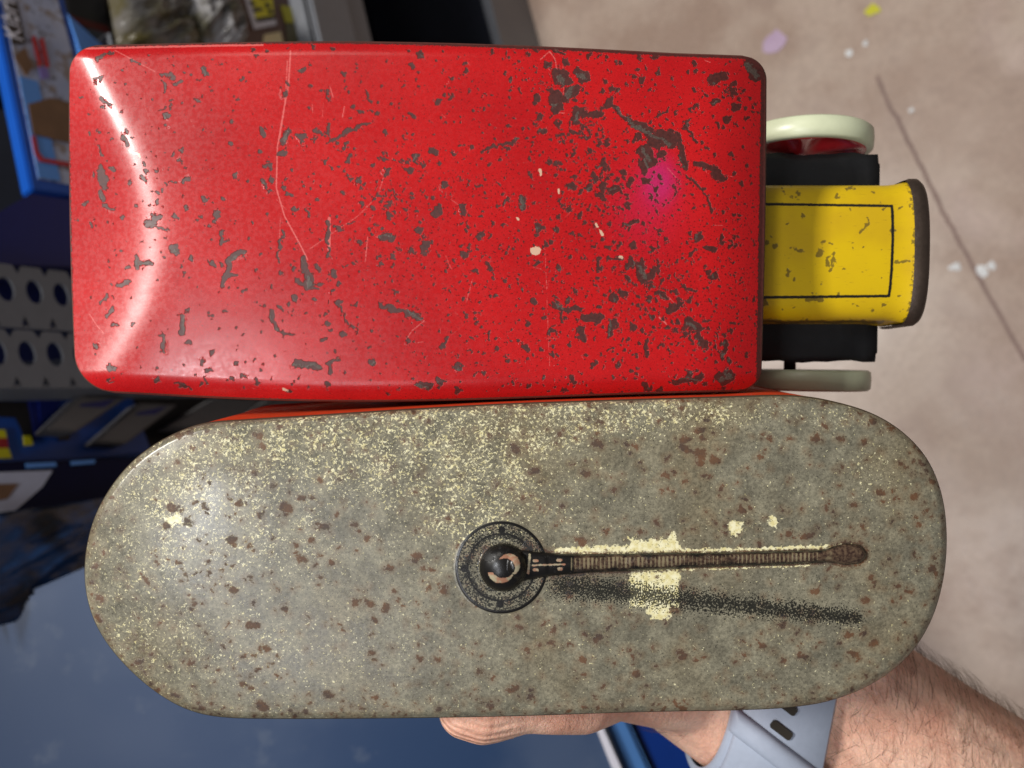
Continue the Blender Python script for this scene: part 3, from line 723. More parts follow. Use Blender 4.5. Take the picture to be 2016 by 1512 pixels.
# ------------------------------------------------------------------ person: left forearm and hand below the tins
AC = Vector((.1008, -.1109, -.073)); AD = Vector((.795, -.606, 0)).normalized(); AP = Vector((.606, .795, 0)).normalized()
def ap(t, p, z): return AC + AD * t + AP * p + Vector((0, 0, z))

def capsule(bm, pts):
    """tapered closed tube through (point, radius[, flat]) pairs with round ends"""
    seg = 20
    P = [Vector(p) for p, r in pts]; Rr = [r for p, r in pts]
    # rounded ends
    d0 = (P[0] - P[1]).normalized(); d1 = (P[-1] - P[-2]).normalized()
    PP, RR = [], []
    for k in (1, .92, .7, .38): PP.append(P[0] + d0 * Rr[0] * k); RR.append(Rr[0] * math.sqrt(max(1 - k * k, .0004)))
    PP += P; RR += Rr
    for k in (.38, .7, .92, 1): PP.append(P[-1] + d1 * Rr[-1] * k); RR.append(Rr[-1] * math.sqrt(max(1 - k * k, .0004)))
    rings = []
    for i, p in enumerate(PP):
        tg = (PP[min(i + 1, len(PP) - 1)] - PP[max(i - 1, 0)]).normalized()
        a = tg.orthogonal().normalized() if i == 0 else (ax - tg * ax.dot(tg)).normalized()
        ax = a; b = tg.cross(a)
        rings.append([bm.verts.new(p + (a * math.cos(2 * math.pi * k / seg) + b * math.sin(2 * math.pi * k / seg)) * RR[i]) for k in range(seg)])
    for i in range(len(rings) - 1):
        for k in range(seg):
            bm.faces.new((rings[i][k], rings[i][(k + 1) % seg], rings[i + 1][(k + 1) % seg], rings[i + 1][k]))
    bm.faces.new(rings[0][::-1]); bm.faces.new(rings[-1])

def skin_material():
    t = NT('skin', rough=.5, spec=.35)
    a = t.noise(70, 4); b = t.noise(700, 4, .6); c = t.noise(220, 4, .6)
    col = t.mix(t.step(a, .3, .7), lin(238, 194, 170), lin(222, 166, 142))
    col = t.mix(t.step(c, .55, .8, 0, .5), col, lin(206, 138, 118))
    col = t.scalec(col, t.step(b, .25, .75, .88, 1.08))
    t.b.inputs['Subsurface Weight'].default_value = .25
    t.b.inputs['Subsurface Radius'].default_value = (.006, .0025, .0012)
    t.b.inputs['Subsurface Scale'].default_value = .6
    fold = t.noise(260, 3, .5, stretch=(2.2, .35, 1))
    h = t.math('ADD', t.math('MULTIPLY', b, .5), t.math('MULTIPLY', fold, .9))
    sx = t.n('ShaderNodeSeparateXYZ'); t.put(sx.inputs[0], t.obj())
    wv = t.n('ShaderNodeTexWave', wave_type='BANDS', bands_direction='DIAGONAL'); mp = t.n('ShaderNodeMapping'); t.put(mp.inputs['Vector'], t.obj())
    mp.inputs['Scale'].default_value = (55, 210, 210); t.put(wv.inputs['Vector'], mp.outputs[0])
    wv.inputs['Scale'].default_value = 1.0; wv.inputs['Distortion'].default_value = 3.0; wv.inputs['Detail'].default_value = 2
    msk = t.math('MULTIPLY', t.step(sx.outputs['X'], .006, -.004), t.step(sx.outputs['Y'], -.070, -.082))
    h = t.math('ADD', h, t.math('MULTIPLY', t.math('MULTIPLY', wv.outputs['Fac'], msk), 1.4))
    v = t.vor(900, 'DISTANCE_TO_EDGE')
    h = t.math('ADD', h, t.math('MULTIPLY', t.step(v, 0, .12), .25))
    return t.out(col, t.step(b, .3, .7, .42, .58), t.bump(h, .55, .0006))
M_skin = skin_material()

bm = bmesh.new()
# forearm: two parallel masses give the flattened section
for o_, r_ in ((-9, 1), (9, 1)):
    capsule(bm, [(ap(-.062, o_ * .001, -.002), .0252), (ap(-.04, o_ * .001, 0), .0276), (ap(-.01, o_ * .001, 0), .0275), (ap(.04, o_ * .0011, -.002), .030), (ap(.10, o_ * .0013, -.006), .034), (ap(.16, o_ * .0015, -.012), .037)])
# palm: four metacarpal rays and the heel of the hand
fing = []
for i, (p0, p1, L, r) in enumerate(((-.018, -.026, .058, .0088), (-.006, -.009, .064, .0090), (.008, .011, .060, .0085), (.021, .030, .050, .0076))):
    k = ap(-.118, p1 * 1.0, .006)
    capsule(bm, [(ap(-.055, p0, .004), .0165), (ap(-.09, (p0 + p1) / 2, .006), .0150), (k, .0118)])
    d = (AD * -1 + AP * (p1 * 9.0)).normalized()
    q1 = k + d * L * .48 + Vector((0, 0, .001)); q2 = q1 + d * L * .30 + Vector((0, 0, .004)); q3 = q2 + d * L * .22 + Vector((0, 0, .006))
    capsule(bm, [(k, .0112), (k + d * L * .25, r * 1.02), (q1, r * 1.06), ((q1 + q2) / 2, r * .95), (q2, r * .98), (q3, r * .86)])
# thenar and thumb lying against the tin's wall
thumb = [(ap(-.040, -.012, .006), .0200), (Vector((.0460, -.0935, -.052)), .0140), (Vector((.0300, -.0888, -.038)), .0098), (Vector((.0190, -.0890, -.0290)), .0096), (Vector((.0105, -.0880, -.0235)), .0079), (Vector((.0035, -.0868, -.0215)), .0078), (Vector((-.0045, -.0876, -.0200)), .0086), (Vector((-.0085, -.0878, -.0190)), .0088), (Vector((-.0122, -.0872, -.0185)), .0078)]
capsule(bm, thumb)
me = bpy.data.meshes.new('person'); bmesh.ops.recalc_face_normals(bm, faces=bm.faces); bm.to_mesh(me); bm.free()
person = link('person', me, M_skin, None, True)
person.matrix_world = FRAME
rm = person.modifiers.new('union', 'REMESH'); rm.mode = 'VOXEL'; rm.voxel_size = .0011; rm.use_smooth_shade = True
sm = person.modifiers.new('soft', 'SMOOTH'); sm.factor = .5; sm.iterations = 9
tag(person, 'bare left hand and hairy forearm holding the tins from below', 'person')

# thumb nail on the side turned away from the tin
def nail():
    vs, fs = [], []
    c = Vector((-.0070, -.0912, -.0236)); ax = Vector((-1, -.05, .12)).normalized(); nn = Vector((0, -.55, -.83)).normalized(); bb = ax.cross(nn)
    n = 8
    for i in range(n + 1):
        for j in range(n + 1):
            u = i / n * 2 - 1; v = j / n * 2 - 1
            wv = .0062 * (1 - .25 * max(0, u) ** 3)
            p = c + ax * u * .0068 + bb * v * wv * math.sqrt(1 - .35 * max(0, u) ** 2) + nn * (.0030 - .0028 * v * v - .0006 * u * u)
            vs.append(p)
    for i in range(n):
        for j in range(n): fs.append((i * (n + 1) + j, (i + 1) * (n + 1) + j, (i + 1) * (n + 1) + j + 1, i * (n + 1) + j + 1))
    o = mesh('thumb_nail', vs, fs, plain('nail', lin(226, 184, 166), .3, var=.05), person, True)
    so = o.modifiers.new('thick', 'SOLIDIFY'); so.thickness = .0006
nail()

def arm_hair():
    vs, fs = [], []
    def strand(b, d, nrm, L, w0):
        side = d.cross(nrm).normalized(); n = 5
        base = len(vs); k = rng.uniform(-.7, .7)
        for i in range(n + 1):
            u = i / n
            p = b + d * L * u + nrm * L * (.34 * math.sin(u * 1.9)) + side * L * k * u * u * .6
            w = w0 * (1 - .8 * u)
            for q in range(3):
                a = q * 2.0944
                vs.append(p + side * w * math.cos(a) + nrm * w * math.sin(a))
        for i in range(n):
            for q in range(3):
                a = base + i * 3 + q; b2 = base + i * 3 + (q + 1) % 3
                fs.append((a, b2, b2 + 3, a + 3))
    for _ in range(3600):
        t = rng.uniform(-.006, .125) if rng.random() < .86 else rng.uniform(-.058, -.034)
        th = rng.uniform(-.35, math.pi + .35)
        half = .009 + .02 * max(0, t) * .4
        rr = np.interp(t, (-.06, -.04, -.01, .04, .10, .16), (.0235, .026, .0275, .030, .034, .037)) - .0004
        zz = np.interp(t, (-.06, -.01, .04, .10, .16), (-.002, 0, -.002, -.006, -.012))
        cx = math.cos(th); sz = math.sin(th)
        b = ap(t, math.copysign(half, cx) * min(1, abs(cx) * 3) + rr * cx, zz + rr * sz)
        nrm = (AP * cx + Vector((0, 0, sz))).normalized()
        d = (AD * rng.normal(-.75, .35) + AP * rng.normal(.35 * (1 if cx > 0 else -1), .45) + Vector((0, 0, -.25 * sz))).normalized()
        d = (d - nrm * d.dot(nrm)).normalized()
        strand(b, d, nrm, rng.uniform(.005, .013), rng.uniform(.00004, .000075))
    t = NT('arm_hair', lin(92, 62, 42), .45)
    o = mesh('arm_hair', vs, fs, t.mat, person, True)
    tag(o, kind='stuff')
arm_hair()

# ------------------------------------------------------------------ watch band
band = empty('watch_band', FRAME @ Matrix.Translation(ap(-.020, 0, 0)))
tag(band, 'pale blue-grey rubber watch band buckled round the hairy wrist', 'watch band')
M_band = plain('pale_rubber', lin(160, 169, 186), .45, var=.08, scale=500, bump=.08)
M_slot = plain('slot_dark', lin(38, 32, 22), .7, var=.1)
def section(s, off, half=.0095, r=.0280):
    """stadium round the wrist; s in arc length from the middle of the side facing the camera"""
    r = r + off
    per = 4 * half + 2 * math.pi * r
    s = (s % per)
    if s < half: return AP * s + Vector((0, 0, r)), Vector((0, 0, 1))
    s -= half
    if s < math.pi * r:
        a = math.pi / 2 - s / r; n = AP * math.cos(a) + Vector((0, 0, math.sin(a))); return AP * half + n * r, n
    s -= math.pi * r
    if s < 2 * half: return AP * (half - s) - Vector((0, 0, r)), Vector((0, 0, -1))
    s -= 2 * half
    if s < math.pi * r:
        a = -math.pi / 2 - s / r; n = AP * math.cos(a) + Vector((0, 0, math.sin(a))); return AP * -half + n * r, n
    s -= math.pi * r
    return AP * (-half + s) + Vector((0, 0, r)), Vector((0, 0, 1))
def strap(name, s0, s1, w, thick, off, mat, closed=False, ns=120, rounded=False):
    prof = [(-w / 2, 0), (-w / 2, thick * .55), (-w / 2 + thick * .45, thick), (0, thick * 1.06), (w / 2 - thick * .45, thick), (w / 2, thick * .55), (w / 2, 0)]
    rows = []
    for i in range(ns + (0 if closed else 1)):
        p, n = section(s0 + (s1 - s0) * i / ns, off)
        g = max(1 - abs(2 * i / ns - 1) ** 3, 0) ** .5 if rounded else 1
        rows.append([list(p + n * h * g + AD * (x - .003 - .5 * p.dot(AP))) for x, h in prof])
    P = np.array(rows)
    if closed: P = np.concatenate([P, P[:1]])
    return np_grid(name, P, mat, band)
per = 4 * .0095 + 2 * math.pi * .0280
strap('strap', 0, per, .0340, .0024, 0, M_band, True)
strap('strap_tail', -.055, .060, .0310, .0020, .0026, M_band)
kp = strap('keeper_loop', -.0160, -.0090, .0365, .0030, .0044, M_band, ns=24, rounded=True)
for s, w in ((-.0062, .0072), (.0004, .0072), (-.0245, .0072), (-.0310, .0072), (.0095, .0072)):
    p, n = section(s, .0052)
    u = n.cross(AD).normalized()
    bm = bmesh.new(); c = p - n * .0002 + AD * (-.0045 - .5 * p.dot(AP))
    pr = [c + AD * x + u * y for x, y in ((-w / 2, -.0008), (-w / 2 + .0005, -.0013), (w / 2 - .0005, -.0013), (w / 2, -.0008), (w / 2, .0008), (w / 2 - .0005, .0013), (-w / 2 + .0005, .0013), (-w / 2, .0008))]
    f = bm.faces.new([bm.verts.new(q) for q in pr])
    r = bmesh.ops.extrude_face_region(bm, geom=[f])
    bmesh.ops.translate(bm, verts=[v for v in r['geom'] if isinstance(v, bmesh.types.BMVert)], vec=n * .0006)
    bm_obj('band_hole', bm, M_slot, band)

# ------------------------------------------------------------------ floor
def floor_material():
    t = NT('worn_concrete', rough=.4, spec=.5)
    a = t.noise(3.2, 5, .65); b = t.noise(11, 6, .7); c = t.noise(90, 4, .6)
    col = t.mix(t.step(a, .38, .62), lin(206, 184, 168), lin(182, 156, 140))
    col = t.mix(t.step(b, .5, .68, 0, .4), col, lin(170, 145, 132))
    col = t.mix(t.step(t.noise(5, 4), .55, .75, 0, .35), col, lin(216, 190, 182))
    col = t.scalec(col, t.step(c, .25, .75, .92, 1.05))
    return t.out(col, t.step(b, .25, .75, .20, .36), t.bump(c, .15, .001))
M_floor = floor_material()
bm = bmesh.new()
bmesh.ops.create_grid(bm, x_segments=40, y_segments=40, size=4)
fl = bm_obj('floor', bm, M_floor); tag(fl, 'worn polished beige concrete floor', kind='structure')
def fp(px, py, z=0): return on_plane(px, py, Vector((0, 0, z)), Vector((0, 0, 1)))
# open crack across the slab: a thin ragged strip let into the floor
M_crack = plain('crack_dirt', lin(150, 126, 118), .8, var=.2, scale=60)
cp = [fp(x, y) for x, y in ((1728, 150), (1742, 190), (1775, 250), (1812, 325), (1850, 405), (1898, 492), (1945, 580), (2030, 730))]
vs, fs = [], []
for i in range(len(cp) - 1):
    for k in range(8):
        p = cp[i].lerp(cp[i + 1], k / 8); d = (cp[i + 1] - cp[i]).normalized(); s = Vector((-d.y, d.x, 0))
        j = s * rng.normal(0, .0007); wv = .0026 + .001 * rng.random()
        vs += [p + j + s * wv + Vector((0, 0, .0006)), p + j - s * wv + Vector((0, 0, .0006))]
fs = [(2 * i, 2 * i + 1, 2 * i + 3, 2 * i + 2) for i in range(len(vs) // 2 - 1)]
tag(mesh('floor_crack', vs, fs, M_crack, fl), 'dark crack in the concrete')
# litter on the floor
M_foil = plain('silver_foil', (.95, .95, .95, 1), .18, var=.03, metal=0)
M_yel = plain('yellow_paper', lin(225, 220, 60), .6); M_lil = plain('lilac_paper', lin(206, 178, 206), .6)
def scrap(px, py, r, mat, label, cat, group=None, name='paper_scrap'):
    c = fp(px, py); bm = bmesh.new(); n = 9
    ring = [bm.verts.new(c + Vector((r * (1 + .25 * rng.normal()) * math.cos(6.283 * k / n), r * (1 + .25 * rng.normal()) * math.sin(6.283 * k / n), .0012 + .002 * rng.random()))) for k in range(n)]
    top = bm.verts.new(c + Vector((0, 0, .004)))
    for k in range(n): bm.faces.new((ring[k], ring[(k + 1) % n], top))
    o = bm_obj(name, bm, mat)
    so = o.modifiers.new('thick', 'SOLIDIFY'); so.thickness = .0008
    tag(o, label, cat, group); return o
for px, py, r in ((1672, 104, .0075), (1704, 86, .0055), (1880, 526, .009), (1931, 533, .010), (1951, 523, .007), (1795, 218, .005)):
    scrap(px, py, r, M_foil, 'tiny white scrap lying on the concrete near the crack', 'litter', 'white scraps on the floor')
scrap(1718, 22, .011, M_yel, 'yellow paper scrap on the concrete floor', 'litter')
scrap(1522, 84, .020, M_lil, 'pale lilac paper scrap on the concrete floor', 'litter')

# ------------------------------------------------------------------ shelves behind
YAW = R_(16)
SD = Vector((math.cos(YAW), math.sin(YAW), 0)); SN = Vector((-math.sin(YAW), math.cos(YAW), 0))   # along the front / into the shelf
S0 = fp(1052, 45)
def sp_(px, py, k=0.0):
    """point on the shelf front plane pushed k metres in"""
    return on_plane(px, py, S0 + SN * k, SN)
def loc_sz(px, py, k=0):
    p = sp_(px, py, k) - S0
    return p.dot(SD), p.z
def prism(name, poly, k, depth, mat, parent=None, bev=.0015, tilt=None):
    """solid whose front outline stands k metres behind the shelf front and which reaches depth metres further back"""
    bm = bmesh.new()
    front = [bm.verts.new(sp_(x, y, k)) for x, y in poly]
    f = bm.faces.new(front)
    r = bmesh.ops.extrude_face_region(bm, geom=[f])
    bmesh.ops.translate(bm, verts=[v for v in r['geom'] if isinstance(v, bmesh.types.BMVert)], vec=SN * depth)
    if bev: bmesh.ops.bevel(bm, geom=bm.edges[:], offset=bev, segments=2, affect='EDGES')
    return bm_obj(name, bm, mat, parent)

M_steel = plain('grey_painted_steel', lin(116, 118, 124), .45, var=.12, scale=120)
M_steeld = plain('dark_grey_steel', lin(104, 106, 112), .45, var=.12, scale=120)
M_dark = plain('shaded_shelf_back', lin(26, 30, 44), .7, var=.2, scale=60)  # navy colour carries the shadow of the gap under the shelf
unit = empty('shelf_unit', Matrix.Translation(S0))
tag(unit, 'grey slotted-steel shelf unit holding boxed kits', 'shelf')
UI = Matrix.Translation(-S0)
def unit_box(name, s0, s1, k0, k1, z0, z1, mat, bev=.001):
    bm = bmesh.new()
    vs = [bm.verts.new(SD * s + SN * k + Vector((0, 0, z))) for s in (s0, s1) for k in (k0, k1) for z in (z0, z1)]
    for f in ((0, 1, 3, 2), (4, 6, 7, 5), (0, 4, 5, 1), (2, 3, 7, 6), (0, 2, 6, 4), (1, 5, 7, 3)): bm.faces.new([vs[i] for i in f])
    if bev: bmesh.ops.bevel(bm, geom=bm.edges[:], offset=bev, segments=2, affect='EDGES')
    return bm_obj(name, bm, mat, unit)
def upright(py0, py1, px, holes_px):
    sa, _ = loc_sz(px, py1); sb, _ = loc_sz(px, py0)
    zref = loc_sz(px, (py0 + py1) / 2)[1]
    wd = sb - sa; pitch = .0196; nh = 104
    bm = bmesh.new()
    th = .0025
    zc0 = loc_sz(holes_px, (py0 + py1) / 2)[1]
    zc0 = zc0 - math.floor((zc0 - .02) / pitch) * pitch
    hw, hh = .0056, .0105
    cx = sa + wd * .60
    n = 16
    for i in range(nh):
        zc = zc0 + i * pitch; z0, z1 = zc - pitch / 2, zc + pitch / 2
        inner = []; outer = []
        for k in range(n):
            a = 2 * math.pi * k / n + math.pi / n
            c_, s_ = math.cos(a), math.sin(a)
            inner.append((cx + hh * c_ * .9, zc + hw * s_ * 1.05))
            m = max(abs(c_), abs(s_))
            ox = (c_ / m); oz = (s_ / m)
            outer.append((sa if ox < -.999 else (sb if ox > .999 else cx + (ox * (sb - cx) if ox > 0 else ox * (cx - sa))), zc + oz * pitch / 2))
        for k0 in (0.0, th):
            vi = [bm.verts.new(SD * x + SN * k0 + Vector((0, 0, z))) for x, z in inner]
            vo = [bm.verts.new(SD * x + SN * k0 + Vector((0, 0, z))) for x, z in outer]
            for k in range(n):
                j = (k + 1) % n
                bm.faces.new((vi[k], vi[j], vo[j], vo[k]))
            if k0 == 0: v0 = vi
            else:
                for k in range(n):
                    j = (k + 1) % n; bm.faces.new((v0[k], vi[k], vi[j], v0[j]))
    # return flange running back
    zt0, zt1 = zc0 - pitch / 2, zc0 + (nh - .5) * pitch
    for k in (0,):
        vs = [bm.verts.new(SD * (sa + a) + SN * b + Vector((0, 0, z))) for a in (0, .0025) for b in (.0005, .035) for z in (zt0, zt1)]
        for f in ((0, 1, 3, 2), (4, 6, 7, 5), (0, 4, 5, 1), (2, 3, 7, 6), (0, 2, 6, 4), (1, 5, 7, 3)): bm.faces.new([vs[i] for i in f])
    bmesh.ops.remove_doubles(bm, verts=bm.verts, dist=.00005)
    return bm_obj('upright', bm, M_steeld, unit)
upright(528, 648, 75, 70)
upright(652, 764, 75, 110)
s_lo, s_hi = -2.2, .9
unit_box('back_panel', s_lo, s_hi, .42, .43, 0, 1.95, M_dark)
# shelf boards with a folded front lip, and the plinth
def board(s0, s1, zt, zb):
    unit_box('shelf_board', s0, s1, .012, .415, zt - .004, zt, M_steel)
    l = unit_box('shelf_lip', s0, s1, .0, .010, zb + .045, zt - .001, M_steel, .004)
    unit_box('shelf_lip', s0, s1, .006, .010, zb, zb + .043, M_steeld, .001)
s_mid = loc_sz(75, 650)[0]
board(s_mid + .01, s_hi, .795, .665)
board(s_lo, s_mid - .05, .60, .47)
unit_box('plinth', s_mid + .01, s_hi, .0, .02, 0.0, .215, M_steeld)
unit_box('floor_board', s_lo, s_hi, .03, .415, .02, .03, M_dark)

# --- boxed kits and bags
def P_(c, r=.35, name='printed_card', var=.1): return plain(name, lin(*c), r, var=var, scale=60)
M_blue = P_((10, 74, 164), .35, 'blue_card'); M_blued = P_((8, 24, 96), .3, 'dark_blue_card'); M_navy = plain('navy_gloss', lin(6, 12, 46), .35, var=.2, scale=60, spec=.15)
M_sky = P_((84, 140, 214), .35, 'sky_blue_card'); M_pale = P_((178, 184, 206), .4, 'pale_print', .2); M_brown = P_((112, 82, 58), .5, 'brown_print', .35)
M_blk = plain('black_plastic', (.006, .006, .008, 1), .4); M_redp = P_((170, 34, 40), .4, 'red_print'); M_white = P_((214, 212, 222), .4, 'white_card', .06)
M_cream = P_((226, 206, 158), .5, 'cream_card', .06); M_yelp = P_((222, 214, 24), .45, 'yellow_print', .08); M_olive = P_((86, 78, 40), .4, 'olive_plastic', .3)
M_greyb = P_((96, 94, 94), .5, 'grey_card', .15); M_sticker = P_((170, 160, 10), .5, 'yellow_sticker')

def kit_print():
    """the box-top picture: village scene in loose patches"""
    t = NT('kit_picture', rough=.35)
    a = t.noise(55, 5, .65); b = t.noise(20, 3); c = t.noise(120, 4, .6)
    col = t.mix(t.step(b, .35, .65), lin(176, 182, 204), lin(150, 160, 188))
    col = t.mix(t.step(a, .53, .60, 0, .8), col, lin(128, 110, 92))
    col = t.mix(t.step(c, .60, .66, 0, .7), col, lin(70, 64, 60))
    return t.out(col, .35)
M_pic = kit_print()

def flat(name, poly, k, mat, parent, th=.0008):
    return prism(name, poly, k - th, th * .7, mat, parent, 0)

kit = prism('kit_box', [(-45, -150), (62, 374), (232, 400), (88, -150)], .03, .016, M_blue)
tag(kit, 'blue-edged model kit box with house picture above the dark blue box', 'kit box')
flat('picture_print', [(-26, -150), (76, 352), (215, 378), (74, -150)], .03, M_pic, kit)
flat('sky_print', [(38, 150), (76, 350), (120, 356), (75, 160)], .029, M_sky, kit)
flat('house_print', [(56, 205), (66, 264), (138, 282), (160, 235), (150, 205), (100, 192)], .028, M_brown, kit)
flat('roof_print', [(62, 268), (68, 300), (80, 318), (150, 330), (150, 322), (86, 311), (76, 298), (70, 266)], .0275, M_redp, kit)
flat('tree_print', [(28, 112), (52, 150), (66, 130), (48, 92)], .028, M_brown, kit)
for pl in ([(62, 72), (70, 70), (84, 124), (78, 134)], [(78, 76), (86, 74), (98, 130), (91, 136)]):
    flat('stripe_print', pl, .028, M_redp, kit)
flat('stripe_print', [(76, 132), (92, 132), (98, 152), (82, 156)], .0278, P_((120, 104, 170)), kit)
flat('name_plate', [(6, 4), (24, 88), (52, 86), (34, 2)], .028, P_((58, 50, 46), .5, 'dark_plate'), kit)
# lettering reading up the box side
def text(body, pa, pb, k, mat, parent, name='lettering', flipx=1):
    a = sp_(*pa, k); b = sp_(*pb, k)
    cu = bpy.data.curves.new(name, 'FONT'); cu.body = body; cu.size = 1; cu.extrude = .01; cu.align_x = 'LEFT'
    o = bpy.data.objects.new(name, cu); scn.collection.objects.link(o)
    dg = bpy.context.evaluated_depsgraph_get(); me = bpy.data.meshes.new_from_object(o.evaluated_get(dg))
    bpy.data.objects.remove(o)
    xs = [v.co.x for v in me.vertices]; wdt = max(xs) - min(xs)
    X = (b - a); L = X.length; X.normalize(); Zv = SN * -1; Yv = Zv.cross(X).normalized()
    s = L / wdt
    M = Matrix(((X.x * s, Yv.x * s, Zv.x * .02, a.x), (X.y * s, Yv.y * s, Zv.y * .02, a.y), (X.z * s, Yv.z * s, Zv.z * .02, a.z), (0, 0, 0, 1)))
    me.transform(M); me.materials.append(mat)
    o = bpy.data.objects.new(name, me); scn.collection.objects.link(o)
    o.parent = parent; return o
text('Kibri', (46, 84), (30, 8), .0268, M_white, kit)

under = prism('kit_box', [(-60, 452), (62, 380), (240, 408), (560, 440), (560, 540), (-60, 522)], .022, .30, M_blued)
tag(under, 'plain dark blue box wedged behind the slotted steel upright', 'box')
side = prism('kit_box', [(128, 20), (205, 90), (290, 150), (180, 170)], .075, .12, M_sky)
tag(side, 'pale blue box corner showing beyond the house-picture kit box', 'box')
blk = prism('black_case', [(118, -70), (282, -70), (262, 0), (246, 36), (216, 58), (180, 48), (134, 32)], .10, .2, M_blk)
tag(blk, 'black plastic case with dark red edge among clear bags', 'case')
flat('red_edge', [(136, 28), (134, 36), (176, 56), (214, 66), (224, 58), (214, 52), (180, 42)], .10, P_((70, 4, 8), .4, 'dark_red'), blk)

def bag(name, poly_c, rx, ry, k, mat, label, seed, amp=.02, group=None, pil=.03):
    """a crumpled plastic bag: pillow with creases"""
    n = 70
    c = sp_(*poly_c, k); vs, fs = [], []
    for face in (0, 1):
        for i in range(n + 1):
            for j in range(n + 1):
                u, v = i / n * 2 - 1, j / n * 2 - 1
                e = (1 - u ** 4) * (1 - v ** 4)
                q = Vector(((u + .6 * v) * 3.1 + seed, v * 1.5, face * 5))
                cr = sum((1 - abs(mnoise.noise(q * f)) * 2) / f for f in (1, 2.1, 4.3))
                h = pil * e + amp * cr * (.25 + e)
                p = c + SD * u * rx + Vector((0, 0, 1)) * v * ry + SN * (-(h) if face == 0 else h * .5 + .004)
                vs.append(p)
    for face in (0, 1):
        b = face * (n + 1) ** 2
        for i in range(n):
            for j in range(n):
                a = b + i * (n + 1) + j
                fs.append((a, a + n + 1, a + n + 2, a + 1) if face else (a, a + 1, a + n + 2, a + n + 1))
    o = mesh(name, vs, fs, mat, None, True); tag(o, label, 'bag', group); return o
def film(name, tint, inner):
    t = NT(name, tint, .12, spec=.6)
    a = t.noise(30, 4)
    return t.out(t.mix(t.step(a, .35, .65), tint, inner), .14)
M_film1 = film('cloudy_film', lin(112, 108, 104), lin(84, 76, 40))
M_film2 = film('clear_film', lin(150, 148, 150), lin(70, 66, 48))
bag('plastic_bag', (300, 40), .060, .052, .07, M_film1, 'crumpled cloudy plastic bag with olive contents', 2.3, .007)
bag('plastic_bag', (408, 40), .050, .040, .05, M_film2, 'shiny clear plastic bag behind the painted highlight strip', 7.7, .007)

card = prism('hang_card', [(446, -80), (600, -80), (652, 140), (474, 140)], .035, .03, P_((92, 62, 52), .45, 'brown_carton', .25))
tag(card, 'brown carton with yellow lettering label in a white frame', 'carton')
flat('cream_panel', [(520, 68), (553, 62), (572, 150), (508, 150)], .035, M_cream, card)
flat('white_frame', [(466, -60), (478, -60), (507, 44), (542, 38), (545, 48), (500, 58)], .034, M_white, card)
flat('yellow_label', [(484, -60), (530, -60), (540, 32), (503, 38)], .034, M_yelp, card)
for pl in ([(490, 2), (497, 2), (504, 8), (496, 12)], [(497, 16), (512, 14), (520, 19), (500, 24)], [(512, -8), (532, -10), (533, -4), (514, -2)], [(521, 6), (529, 5), (533, 14), (526, 16)], [(503, 36), (541, 30), (542, 36), (505, 42)], [(527, 20), (536, 18), (538, 26), (531, 27)]):
    flat('letter_stroke', pl, .033, M_blk, card)
flat('yellow_sticker', [(553, 10), (580, 14), (602, 40), (584, 46), (562, 44)], .034, M_sticker, card)
flat('olive_sticker', [(562, 46), (584, 48), (598, 100), (566, 100)], .034, M_olive, card)
flat('pale_strip', [(578, 40), (592, 42), (614, 110), (600, 110)], .0335, P_((110, 108, 118)), card)
lb = prism('highlight_strip', [(424, -60), (438, -60), (452, 20), (478, 140), (458, 140), (442, 60)], .028, .012, M_white)  # stands in for the bright highlight along the bag edge
tag(lb, 'white strip added as bag edge highlight between clear bag and brown carton', 'strip')
db = prism('hang_card', [(612, -80), (640, -80), (664, 140), (640, 140)], .06, .10, P_((66, 44, 34), .5, 'dark_brown'))
tag(db, 'narrow dark brown carton standing by the grey shelf lip', 'carton')

# left of the uprights
tray = prism('kit_box', [(-60, 772), (260, 775), (300, 890), (215, 898), (-60, 918)], .05, .22, M_blue)
tag(tray, 'blue kit box with black and yellow print under grey card sleeves', 'kit box')
flat('black_print', [(-60, 790), (55, 790), (66, 842), (70, 868), (50, 872), (40, 842), (30, 822), (-60, 818)], .05, M_blk, tray)
flat('navy_print', [(56, 790), (78, 790), (86, 850), (70, 866)], .0495, M_blued, tray)
flat('yellow_print', [(-40, 846), (10, 846), (14, 862), (-40, 864)], .0485, M_yelp, tray)
flat('red_print', [(-40, 864), (14, 862), (17, 882), (-40, 884)], .0485, M_redp, tray)
flat('yellow_print', [(-40, 884), (17, 882), (24, 902), (-40, 904)], .0485, M_yelp, tray)
flat('yellow_print', [(46, 858), (60, 858), (66, 876), (48, 878)], .0480, M_yelp, tray)
flat('black_print', [(112, 852), (138, 852), (138, 866), (116, 868)], .0485, M_blk, tray)
flat('blue_tab', [(74, 772), (130, 776), (110, 810), (80, 830)], .0485, M_blued, tray)
bars = ([(90, 846), (160, 778), (252, 782), (150, 850)], [(186, 870), (276, 792), (352, 796), (248, 874)], [(330, 840), (427, 781), (520, 785), (440, 842)], [(455, 840), (535, 783), (650, 787), (560, 842)])
for i, b in enumerate(bars):
    o = prism('card_sleeve', b, .02 + .012 * i, .02, M_greyb)
    tag(o, ('slanted grey card sleeve overlapping the yellow-printed blue kit box', 'slanted grey card sleeve with blue patch, second from the yellow-printed kit box', 'slanted grey card sleeve third from the yellow-printed kit box', 'slanted grey card sleeve farthest from the yellow-printed kit box')[i], 'sleeve', 'slanted grey card sleeves')
    c0 = [(b[1][0] * .8 + b[0][0] * .2 + 14, b[1][1] * .8 + b[0][1] * .2 + 4), (b[2][0] - 22, b[2][1] + 3), (b[2][0] - 46, b[2][1] + 20), (b[1][0] * .7 + b[0][0] * .3 + 18, b[1][1] * .7 + b[0][1] * .3 + 2)]
    if i < 2: flat('dark_patch', c0, .02 + .012 * i, M_blued, o)
